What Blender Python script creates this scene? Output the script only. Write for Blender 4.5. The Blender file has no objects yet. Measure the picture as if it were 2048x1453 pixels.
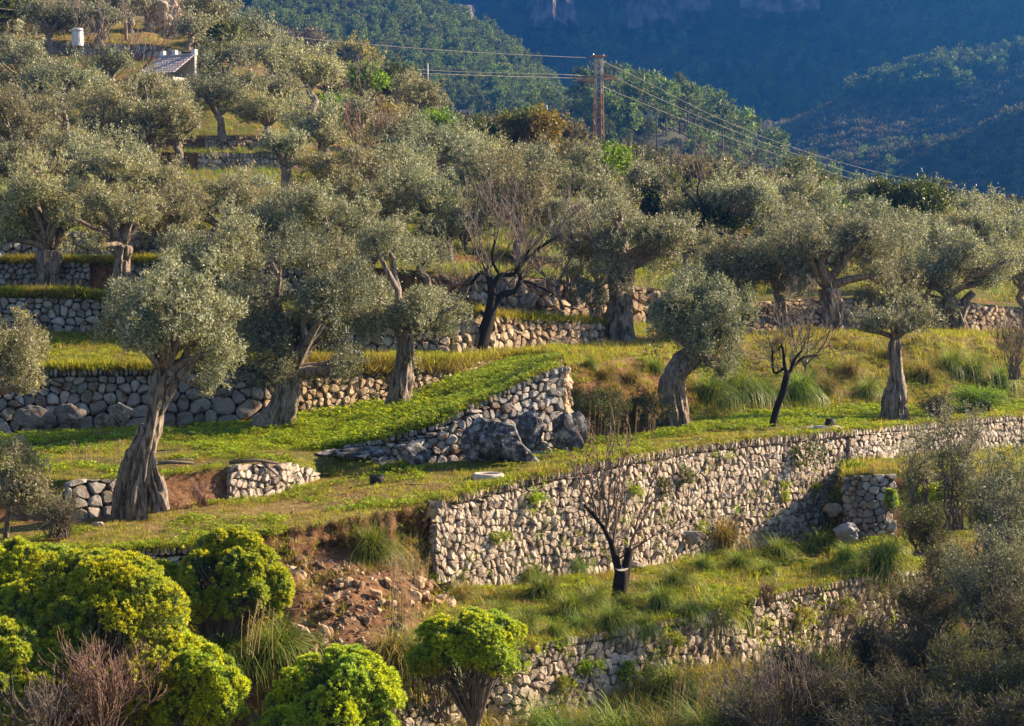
import bpy, math, random
import numpy as np
from mathutils import Vector, noise as mnoise

S = bpy.context.scene
COL = S.collection
FPX = 4107.0
PITCH = math.atan((726.5 - 500.0) / FPX)

# ---------------------------------------------------------------- camera
cam_d = bpy.data.cameras.new('camera')
cam = bpy.data.objects.new('camera', cam_d)
COL.objects.link(cam)
cam.location = (0, 0, 0)
cam.rotation_euler = (math.pi / 2 - PITCH, 0, 0)
cam_d.sensor_width = 36.0
cam_d.lens = FPX / 2048 * 36.0
cam_d.clip_start = 0.5
cam_d.clip_end = 6000
S.camera = cam

# ---------------------------------------------------------------- sky, sun, exposure
SUN_AZ = math.radians(70)      # clockwise from +Y (the view direction)
SUN_EL = math.radians(27)
W = bpy.data.worlds.new('World')
S.world = W
W.use_nodes = True
wn = W.node_tree
wn.nodes.clear()
sky = wn.nodes.new('ShaderNodeTexSky')
sky.sky_type = 'NISHITA'
sky.sun_disc = False
sky.sun_elevation = SUN_EL
sky.sun_rotation = SUN_AZ
bg = wn.nodes.new('ShaderNodeBackground')
bg.inputs['Strength'].default_value = 0.05
wo = wn.nodes.new('ShaderNodeOutputWorld')
wn.links.new(sky.outputs[0], bg.inputs[0])
wn.links.new(bg.outputs[0], wo.inputs[0])
sun_d = bpy.data.lights.new('sun', 'SUN')
sun_d.energy = 5.0
sun_d.angle = math.radians(0.55)
sun_d.color = (1.0, 0.77, 0.50)
sun = bpy.data.objects.new('sun', sun_d)
COL.objects.link(sun)
sdir = Vector((math.sin(SUN_AZ) * math.cos(SUN_EL), math.cos(SUN_AZ) * math.cos(SUN_EL), math.sin(SUN_EL)))
sun.rotation_euler = sdir.to_track_quat('Z', 'Y').to_euler()
S.view_settings.view_transform = 'Standard'
S.view_settings.look = 'None'
S.view_settings.gamma = 1.0
S.view_settings.use_curve_mapping = False
S.view_settings.exposure = 1.96
S.render.engine = 'CYCLES'
S.cycles.max_bounces = 5
S.cycles.diffuse_bounces = 1
S.cycles.glossy_bounces = 1
S.cycles.transmission_bounces = 2
S.cycles.volume_bounces = 0
S.cycles.transparent_max_bounces = 4
S.cycles.use_denoising = True

# ---------------------------------------------------------------- helpers
def P(px, py, D):
    """world points at distance D (metres along +Y) for measured photo coordinates"""
    px = np.asarray(px, float); py = np.asarray(py, float); D = np.asarray(D, float)
    a = (px - 1024.0) / FPX
    b = (726.5 - py) / FPX
    fy = b * math.sin(PITCH) + math.cos(PITCH)
    fz = b * math.cos(PITCH) - math.sin(PITCH)
    k = D / fy
    return np.stack([a * k, fy * k, fz * k], -1)

def fast_mesh(name, V, F, mats, mi=None, smooth=False):
    """V (n,3), F (m,k) with k constant, or list of faces"""
    me = bpy.data.meshes.new(name)
    V = np.asarray(V, np.float32)
    if isinstance(F, np.ndarray):
        m, k = F.shape
        me.vertices.add(len(V)); me.vertices.foreach_set('co', V.ravel())
        me.loops.add(m * k); me.loops.foreach_set('vertex_index', F.astype(np.int32).ravel())
        me.polygons.add(m)
        me.polygons.foreach_set('loop_start', np.arange(0, m * k, k, dtype=np.int32))
        try:
            me.polygons.foreach_set('loop_total', np.full(m, k, np.int32))
        except Exception:
            pass
        if mi is not None:
            me.polygons.foreach_set('material_index', np.asarray(mi, np.int32))
        me.update(calc_edges=True)
    else:
        me.from_pydata(V.tolist(), [], F)
        if mi is not None:
            me.polygons.foreach_set('material_index', np.asarray(mi, np.int32))
    if smooth:
        me.polygons.foreach_set('use_smooth', np.ones(len(me.polygons), bool))
    for m_ in (mats if isinstance(mats, (list, tuple)) else [mats]):
        me.materials.append(m_)
    return me

def tag(o, label=None, cat=None, group=None, kind=None):
    if label: o['label'] = label
    if cat: o['category'] = cat
    if group: o['group'] = group
    if kind: o['kind'] = kind
    return o

def obj(name, me, parent=None, loc=None):
    o = bpy.data.objects.new(name, me)
    COL.objects.link(o)
    if parent is not None: o.parent = parent
    if loc is not None: o.location = loc
    return o

def empty(name, loc, label, cat, group=None):
    o = obj(name, None, None, loc)
    o.empty_display_size = 0.3
    return tag(o, label, cat, group)

def copy_tree(o, parent=None):
    c = o.copy(); COL.objects.link(c)
    if parent is not None: c.parent = parent
    for ch in list(o.children):
        copy_tree(ch, c)
    return c

def nrm(a):
    return a / np.maximum(np.linalg.norm(a, axis=-1, keepdims=True), 1e-9)

class MB:
    """collects tubes and boxes into one mesh"""
    def __init__(s): s.V = []; s.F = []; s.n = 0; s.M = []
    def add(s, V, F, mi=0):
        s.V.extend([tuple(v) for v in V]); s.F.extend([tuple(i + s.n for i in f) for f in F])
        s.M.extend([mi] * len(F)); s.n += len(V)
    def tube(s, pts, rad, seg=6, mi=0, cap=True):
        pts = [Vector(p) for p in pts]
        V = []; F = []
        ref = Vector((0.31, 0.57, 0.76))
        for i, p in enumerate(pts):
            t = (pts[min(i + 1, len(pts) - 1)] - pts[max(i - 1, 0)])
            if t.length < 1e-9: t = Vector((0, 0, 1))
            t.normalize()
            x = t.cross(ref)
            if x.length < 0.05: x = t.cross(Vector((1, 0, 0)))
            x.normalize(); y = t.cross(x)
            r = rad[i] if hasattr(rad, '__len__') else rad
            for k in range(seg):
                a = 2 * math.pi * k / seg
                V.append(p + x * (r * math.cos(a)) + y * (r * math.sin(a)))
        for i in range(len(pts) - 1):
            for k in range(seg):
                k2 = (k + 1) % seg
                F.append((i * seg + k, i * seg + k2, (i + 1) * seg + k2, (i + 1) * seg + k))
        if cap:
            F.append(tuple(range(seg))[::-1]); F.append(tuple((len(pts) - 1) * seg + k for k in range(seg)))
        s.add(V, F, mi)
    def box(s, c, sx, sy, sz, rz=0, mi=0):
        c = Vector(c); V = []
        ca, sa = math.cos(rz), math.sin(rz)
        for dx in (-.5, .5):
            for dy in (-.5, .5):
                for dz in (-.5, .5):
                    x, y = dx * sx, dy * sy
                    V.append((c.x + x * ca - y * sa, c.y + x * sa + y * ca, c.z + dz * sz))
        s.add(V, [(0, 1, 3, 2), (4, 6, 7, 5), (0, 4, 5, 1), (2, 3, 7, 6), (0, 2, 6, 4), (1, 5, 7, 3)], mi)
    def mesh(s, name, mats, smooth=False):
        me = bpy.data.meshes.new(name)
        me.from_pydata(s.V, [], s.F)
        me.polygons.foreach_set('material_index', s.M)
        if smooth: me.polygons.foreach_set('use_smooth', [True] * len(me.polygons))
        for m in (mats if isinstance(mats, (list, tuple)) else [mats]): me.materials.append(m)
        return me
    def build(s, name, mats, parent=None, smooth=False):
        return obj(name, s.mesh(name, mats, smooth), parent)

def axis_mesh(me, origin):
    """move mesh data so that it is relative to origin"""
    n = len(me.vertices)
    a = np.empty(n * 3, np.float32); me.vertices.foreach_get('co', a)
    a = a.reshape(-1, 3) - np.asarray(origin, np.float32)
    me.vertices.foreach_set('co', a.ravel()); me.update()
    return me

# ---------------------------------------------------------------- materials
def mat_new(name):
    m = bpy.data.materials.new(name); m.use_nodes = True
    nt = m.node_tree; nt.nodes.clear()
    out = nt.nodes.new('ShaderNodeOutputMaterial')
    return m, nt, out

def N(nt, t, **kw):
    n = nt.nodes.new(t)
    for k, v in kw.items():
        if k in n.inputs.keys() if isinstance(k, str) else False: n.inputs[k].default_value = v
        else: setattr(n, k, v)
    return n

def ramp(nt, fac, stops):
    r = nt.nodes.new('ShaderNodeValToRGB')
    els = r.color_ramp.elements
    while len(els) < len(stops): els.new(0.5)
    for e, (p, c) in zip(els, stops):
        e.position = p; e.color = (c[0], c[1], c[2], 1)
    nt.links.new(fac, r.inputs[0])
    return r.outputs[0]

def noise_fac(nt, scale, detail=4, rough=0.6, vec=None, obj_coords=False):
    n = nt.nodes.new('ShaderNodeTexNoise')
    n.inputs['Scale'].default_value = scale; n.inputs['Detail'].default_value = detail
    n.inputs['Roughness'].default_value = rough
    if vec is None:
        if obj_coords:
            c = nt.nodes.new('ShaderNodeTexCoord'); vec = c.outputs['Object']
        else:
            c = nt.nodes.new('ShaderNodeNewGeometry'); vec = c.outputs['Position']
    nt.links.new(vec, n.inputs['Vector'])
    return n.outputs['Fac']

def mixc(nt, fac, a, b, mode='MIX'):
    m = nt.nodes.new('ShaderNodeMix'); m.data_type = 'RGBA'; m.blend_type = mode
    if isinstance(fac, (int, float)): m.inputs[0].default_value = fac
    else: nt.links.new(fac, m.inputs[0])
    for i, v in ((6, a), (7, b)):
        if isinstance(v, tuple): m.inputs[i].default_value = (v[0], v[1], v[2], 1)
        else: nt.links.new(v, m.inputs[i])
    return m.outputs[2]

def mathn(nt, op, a, b=0.0, clamp=False):
    m = nt.nodes.new('ShaderNodeMath'); m.operation = op; m.use_clamp = clamp
    for i, v in ((0, a), (1, b)):
        if isinstance(v, (int, float)): m.inputs[i].default_value = v
        else: nt.links.new(v, m.inputs[i])
    return m.outputs[0]

def rand_mix(nt):
    """a random number for each loose piece and each object"""
    g = nt.nodes.new('ShaderNodeNewGeometry'); o = nt.nodes.new('ShaderNodeObjectInfo')
    return mathn(nt, 'FRACT', mathn(nt, 'ADD', g.outputs['Random Per Island'], o.outputs['Random']))

def leaf_mat(name, c1, c2, c3, transl=0.35, rough=0.5, spec=0.35, patch=None, patch_scale=0.5, objvar=0.25):
    m, nt, out = mat_new(name)
    f = rand_mix(nt)
    col = ramp(nt, f, [(0.0, c1), (0.55, c2), (1.0, c3)])
    if patch is not None:
        pf = ramp(nt, noise_fac(nt, patch_scale, 3), [(0.42, (0, 0, 0)), (0.62, (1, 1, 1))])
        col = mixc(nt, pf, col, mixc(nt, 0.75, col, patch))
    oi = nt.nodes.new('ShaderNodeObjectInfo')
    hsv = nt.nodes.new('ShaderNodeHueSaturation')
    nt.links.new(mathn(nt, 'ADD', mathn(nt, 'MULTIPLY', oi.outputs['Random'], objvar * 2), 1 - objvar), hsv.inputs['Value'])
    nt.links.new(mathn(nt, 'ADD', mathn(nt, 'MULTIPLY', oi.outputs['Random'], 0.03), 0.485), hsv.inputs['Hue'])
    nt.links.new(col, hsv.inputs['Color'])
    col = hsv.outputs[0]
    b = nt.nodes.new('ShaderNodeBsdfPrincipled')
    b.inputs['Roughness'].default_value = rough
    b.inputs['Specular IOR Level'].default_value = spec
    nt.links.new(col, b.inputs['Base Color'])
    t = nt.nodes.new('ShaderNodeBsdfTranslucent')
    nt.links.new(mixc(nt, 0.5, col, (0.9, 1.0, 0.25), 'MULTIPLY'), t.inputs['Color'])
    nt.links.new(mixc(nt, 0.6, col, mixc(nt, 1.0, col, (1.9, 1.9, 0.6), 'MULTIPLY')), t.inputs['Color'])
    ms = nt.nodes.new('ShaderNodeMixShader'); ms.inputs[0].default_value = transl
    nt.links.new(b.outputs[0], ms.inputs[1]); nt.links.new(t.outputs[0], ms.inputs[2])
    nt.links.new(ms.outputs[0], out.inputs[0])
    return m

def rough_mat(name, stops, scale=4, detail=6, bump=0.3, bscale=20, rough=0.9, rnd=0.0, spec=0.2, stretch=None, dist=0.03, spots=None, obj_coords=False):
    m, nt, out = mat_new(name)
    if obj_coords or stretch:
        tc = nt.nodes.new('ShaderNodeTexCoord'); vec = tc.outputs['Object']
    else:
        tc = nt.nodes.new('ShaderNodeNewGeometry'); vec = tc.outputs['Position']
    if stretch:
        mp = nt.nodes.new('ShaderNodeMapping'); mp.inputs['Scale'].default_value = stretch
        nt.links.new(vec, mp.inputs[0]); vec = mp.outputs[0]
    f = noise_fac(nt, scale, detail, 0.65, vec)
    if rnd > 0:
        r = rand_mix(nt)
        f = mathn(nt, 'ADD', mathn(nt, 'MULTIPLY', f, 1 - rnd), mathn(nt, 'MULTIPLY', r, rnd))
    col = ramp(nt, f, stops)
    if spots:
        sf = ramp(nt, noise_fac(nt, spots[1], 5, 0.7, vec), [(0.52, (0, 0, 0)), (0.62, (1, 1, 1))])
        col = mixc(nt, sf, col, spots[0])
    b = nt.nodes.new('ShaderNodeBsdfPrincipled')
    b.inputs['Roughness'].default_value = rough
    b.inputs['Specular IOR Level'].default_value = spec
    nt.links.new(col, b.inputs['Base Color'])
    bp = nt.nodes.new('ShaderNodeBump'); bp.inputs['Strength'].default_value = bump; bp.inputs['Distance'].default_value = dist
    nt.links.new(noise_fac(nt, bscale, 6, 0.7, vec), bp.inputs['Height'])
    nt.links.new(bp.outputs[0], b.inputs['Normal'])
    nt.links.new(b.outputs[0], out.inputs[0])
    return m

M = {}
M['olive'] = leaf_mat('olive_leaf', (0.10, 0.108, 0.062), (0.25, 0.255, 0.16), (0.54, 0.53, 0.39), 0.22, 0.5, 0.3)
M['olive_dark'] = leaf_mat('olive_leaf_deep', (0.065, 0.08, 0.045), (0.18, 0.195, 0.12), (0.45, 0.46, 0.34), 0.2, 0.5, 0.3)
M['olive_warm'] = leaf_mat('olive_leaf_warm', (0.115, 0.113, 0.056), (0.275, 0.26, 0.145), (0.54, 0.50, 0.34), 0.22, 0.5, 0.3)
M['brush'] = leaf_mat('brush_leaf', (0.032, 0.036, 0.016), (0.07, 0.075, 0.03), (0.17, 0.155, 0.08), 0.25, 0.6, 0.2)  # leaf colour darkened to deepen the shade at lower right
M['evergreen'] = leaf_mat('evergreen_leaf', (0.03, 0.045, 0.012), (0.08, 0.10, 0.02), (0.17, 0.17, 0.05), 0.3, 0.5, 0.3)
M['bright'] = leaf_mat('bright_leaf', (0.06, 0.12, 0.01), (0.13, 0.22, 0.015), (0.26, 0.34, 0.03), 0.4, 0.5, 0.3)
M['yellowleaf'] = leaf_mat('yellow_leaf', (0.12, 0.13, 0.01), (0.26, 0.24, 0.015), (0.48, 0.38, 0.03), 0.4, 0.5, 0.3)
M['orange'] = leaf_mat('autumn_leaf', (0.10, 0.07, 0.01), (0.22, 0.13, 0.02), (0.36, 0.18, 0.03), 0.35, 0.5, 0.3, patch=(0.10, 0.13, 0.02), patch_scale=0.35)
M['pine'] = leaf_mat('pine_needle', (0.05, 0.08, 0.014), (0.13, 0.18, 0.03), (0.27, 0.31, 0.06), 0.2, 0.6, 0.2, objvar=0.5)
M['maquis'] = leaf_mat('scrub_leaf', (0.08, 0.075, 0.045), (0.17, 0.15, 0.085), (0.32, 0.26, 0.16), 0.2, 0.7, 0.1, objvar=0.4)
M['euph'] = leaf_mat('spurge_leaf', (0.21, 0.26, 0.02), (0.46, 0.49, 0.025), (0.76, 0.70, 0.05), 0.42, 0.5, 0.25, objvar=0.10, patch=(0.26, 0.38, 0.08), patch_scale=1.3)
M['spurge_low'] = leaf_mat('spurge_old_leaf', (0.05, 0.09, 0.03), (0.11, 0.17, 0.06), (0.20, 0.26, 0.08), 0.3, 0.5, 0.25)
M['white_rock'] = rough_mat('white_rock', [(0.3, (0.16, 0.16, 0.165)), (0.6, (0.38, 0.38, 0.39))], 3, 8, 0.9, 6, 0.95, dist=0.1)
M['grass'] = leaf_mat('grass_blade', (0.11, 0.14, 0.012), (0.28, 0.28, 0.02), (0.52, 0.45, 0.07), 0.4, 0.55, 0.2, patch=(0.30, 0.22, 0.06), patch_scale=0.55, objvar=0.3)
M['clover'] = leaf_mat('clover_leaf', (0.08, 0.14, 0.012), (0.22, 0.29, 0.016), (0.46, 0.47, 0.03), 0.4, 0.5, 0.25, objvar=0.35)
M['flower'] = leaf_mat('yellow_flower', (0.5, 0.42, 0.02), (0.6, 0.5, 0.03), (0.7, 0.6, 0.05), 0.3)
M['tussock'] = leaf_mat('tussock_blade', (0.07, 0.12, 0.018), (0.15, 0.22, 0.03), (0.34, 0.34, 0.09), 0.35, 0.5, 0.3, objvar=0.2)
M['tussock_dry'] = leaf_mat('dry_tussock_blade', (0.13, 0.11, 0.03), (0.25, 0.20, 0.06), (0.42, 0.33, 0.13), 0.35, 0.6, 0.2, objvar=0.2)
M['brushgrass'] = leaf_mat('shade_painted_grass', (0.035, 0.05, 0.012), (0.09, 0.11, 0.025), (0.20, 0.19, 0.07), 0.3, 0.6, 0.2)  # dark copy of the grass, with the corner's shade painted into it
M['straw'] = leaf_mat('straw', (0.20, 0.14, 0.08), (0.34, 0.25, 0.15), (0.50, 0.38, 0.26), 0.3, 0.7, 0.1)
M['bark'] = rough_mat('olive_bark', [(0.30, (0.08, 0.06, 0.045)), (0.43, (0.32, 0.25, 0.195)), (0.60, (0.58, 0.48, 0.38))], 7, 10, 1.0, 12, 0.95, stretch=(3.0, 3.0, 0.55), dist=0.14, spots=((0.12, 0.09, 0.07), 3.0))
M['bark_dark'] = rough_mat('dark_bark', [(0.3, (0.012, 0.010, 0.009)), (0.6, (0.035, 0.027, 0.022)), (0.85, (0.09, 0.065, 0.05))], 5, 8, 0.9, 16, 0.95, stretch=(2.5, 2.5, 0.7))
M['twig'] = rough_mat('twig_bark', [(0.3, (0.10, 0.078, 0.063)), (0.7, (0.24, 0.19, 0.155))], 6, 4, 0.3, 30)
M['twig_red'] = rough_mat('reddish_twig_bark', [(0.3, (0.13, 0.075, 0.055)), (0.7, (0.30, 0.19, 0.14))], 6, 4, 0.3, 30)
M['cutwood'] = rough_mat('sawn_wood', [(0.3, (0.33, 0.26, 0.19)), (0.7, (0.55, 0.47, 0.38))], 12, 4, 0.3, 40)
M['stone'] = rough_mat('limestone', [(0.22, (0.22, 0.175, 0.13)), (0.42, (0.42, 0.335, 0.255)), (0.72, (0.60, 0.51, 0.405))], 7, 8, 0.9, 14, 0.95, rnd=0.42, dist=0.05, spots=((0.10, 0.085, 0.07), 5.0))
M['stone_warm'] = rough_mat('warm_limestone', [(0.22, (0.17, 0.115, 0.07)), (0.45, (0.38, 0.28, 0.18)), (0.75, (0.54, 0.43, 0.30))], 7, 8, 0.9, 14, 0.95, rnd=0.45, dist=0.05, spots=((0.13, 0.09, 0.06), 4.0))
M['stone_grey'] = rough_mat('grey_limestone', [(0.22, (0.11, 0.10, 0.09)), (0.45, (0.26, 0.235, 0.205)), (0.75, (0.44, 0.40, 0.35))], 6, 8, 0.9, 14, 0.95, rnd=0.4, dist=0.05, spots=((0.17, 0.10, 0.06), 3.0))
M['boulder'] = rough_mat('lichen_boulder', [(0.36, (0.035, 0.035, 0.037)), (0.5, (0.14, 0.14, 0.145)), (0.60, (0.46, 0.45, 0.44))], 4.5, 12, 1.0, 9, 0.95, dist=0.15, spots=((0.06, 0.055, 0.05), 2.0))
M['rust'] = rough_mat('rusty_steel', [(0.3, (0.26, 0.12, 0.06)), (0.7, (0.42, 0.24, 0.13))], 1.2, 5, 0.1, 20, 0.7, spec=0.4)
M['galv'] = rough_mat('galvanised_steel', [(0.3, (0.30, 0.27, 0.25)), (0.7, (0.45, 0.42, 0.40))], 1.2, 5, 0.1, 20, 0.6, spec=0.5)
M['wire'] = rough_mat('aluminium_wire', [(0.3, (0.24, 0.20, 0.17)), (0.7, (0.32, 0.27, 0.23))], 1, 1, 0.0, 20, 0.6, spec=0.4)
M['glass_ins'] = rough_mat('insulator', [(0.3, (0.3, 0.3, 0.28)), (0.7, (0.45, 0.45, 0.42))], 1, 1, 0.0, 20, 0.3, spec=0.5)
M['white'] = rough_mat('white_paint', [(0.3, (0.62, 0.62, 0.58)), (0.7, (0.78, 0.78, 0.74))], 2, 5, 0.1, 20, 0.7)
M['concrete'] = rough_mat('concrete', [(0.3, (0.36, 0.31, 0.25)), (0.7, (0.52, 0.46, 0.38))], 4, 6, 0.3, 30, 0.9)
M['wood'] = rough_mat('pole_wood', [(0.3, (0.28, 0.20, 0.13)), (0.7, (0.42, 0.32, 0.22))], 4, 6, 0.3, 30, 0.9)
M['terracotta'] = rough_mat('terracotta', [(0.3, (0.20, 0.06, 0.035)), (0.7, (0.33, 0.12, 0.07))], 6, 5, 0.3, 30, 0.9)
M['dark'] = rough_mat('black_plastic', [(0.3, (0.015, 0.015, 0.016)), (0.7, (0.035, 0.033, 0.03))], 6, 5, 0.2, 30, 0.7)
M['roof'] = rough_mat('old_roof_tile', [(0.3, (0.40, 0.31, 0.29)), (0.7, (0.60, 0.49, 0.46))], 3, 6, 0.4, 20, 0.9, rnd=0.4)
M['plaster'] = rough_mat('pale_plaster', [(0.3, (0.40, 0.36, 0.30)), (0.7, (0.55, 0.51, 0.45))], 3, 6, 0.2, 20, 0.9)
M['rubble'] = rough_mat('ochre_rubble', [(0.22, (0.12, 0.07, 0.04)), (0.45, (0.29, 0.18, 0.10)), (0.75, (0.46, 0.33, 0.21))], 6, 8, 0.6, 14, 0.95, rnd=0.5)
M['earth'] = rough_mat('bare_earth', [(0.3, (0.09, 0.055, 0.03)), (0.6, (0.19, 0.12, 0.06)), (0.8, (0.28, 0.2, 0.11))], 6, 6, 0.6, 20)
M['cliff'] = rough_mat('cliff_rock', [(0.3, (0.08, 0.07, 0.06)), (0.5, (0.22, 0.17, 0.155)), (0.7, (0.42, 0.33, 0.31))], 0.06, 8, 0.8, 0.2, 0.95, dist=4)

def ground_mat():
    m, nt, out = mat_new('terrace_ground')
    at = nt.nodes.new('ShaderNodeAttribute'); at.attribute_name = 'cover'
    sep = nt.nodes.new('ShaderNodeSeparateColor'); nt.links.new(at.outputs['Color'], sep.inputs[0])
    soil, dry, rock = sep.outputs[0], sep.outputs[1], sep.outputs[2]
    soil = mathn(nt, 'ADD', soil, mathn(nt, 'MULTIPLY', mathn(nt, 'GREATER_THAN', noise_fac(nt, 1.1, 5, 0.7), 0.56), 0.5))
    n1 = noise_fac(nt, 1.4, 6); n2 = noise_fac(nt, 7.0, 6, 0.7); n3 = noise_fac(nt, 0.35, 3)
    green = ramp(nt, n2, [(0.3, (0.045, 0.055, 0.012)), (0.55, (0.11, 0.12, 0.018)), (0.75, (0.22, 0.20, 0.05))])
    dryc = ramp(nt, n2, [(0.3, (0.13, 0.085, 0.03)), (0.55, (0.24, 0.17, 0.06)), (0.75, (0.36, 0.28, 0.12))])
    soilc = ramp(nt, n2, [(0.28, (0.04, 0.02, 0.012)), (0.47, (0.17, 0.085, 0.042)), (0.62, (0.26, 0.15, 0.08)), (0.74, (0.38, 0.26, 0.15))])
    rockc = ramp(nt, n2, [(0.3, (0.12, 0.11, 0.10)), (0.6, (0.30, 0.28, 0.25)), (0.8, (0.45, 0.42, 0.38))])
    def fac(a, spread):
        return mathn(nt, 'MULTIPLY', mathn(nt, 'SUBTRACT', mathn(nt, 'ADD', a, mathn(nt, 'MULTIPLY', n1, spread)), 0.5 * spread + 0.25), 2.2, True)
    col = mixc(nt, fac(mathn(nt, 'ADD', dry, mathn(nt, 'MULTIPLY', mathn(nt, 'SUBTRACT', n3, 0.5), 0.9)), 1.4), green, dryc)
    col = mixc(nt, fac(soil, 1.0), col, soilc)
    col = mixc(nt, fac(rock, 0.8), col, rockc)
    b = nt.nodes.new('ShaderNodeBsdfPrincipled'); b.inputs['Roughness'].default_value = 0.95
    b.inputs['Specular IOR Level'].default_value = 0.1
    nt.links.new(col, b.inputs['Base Color'])
    bp = nt.nodes.new('ShaderNodeBump'); bp.inputs['Strength'].default_value = 0.9; bp.inputs['Distance'].default_value = 0.08
    nt.links.new(noise_fac(nt, 9, 8, 0.75), bp.inputs['Height'])
    nt.links.new(bp.outputs[0], b.inputs['Normal'])
    nt.links.new(b.outputs[0], out.inputs[0])
    return m
M['ground'] = ground_mat()
M['hill'] = rough_mat('hill_ground', [(0.3, (0.035, 0.04, 0.02)), (0.5, (0.07, 0.07, 0.035)), (0.75, (0.16, 0.13, 0.09))], 0.05, 8, 0.6, 0.3, 0.95, dist=1.5)
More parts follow.
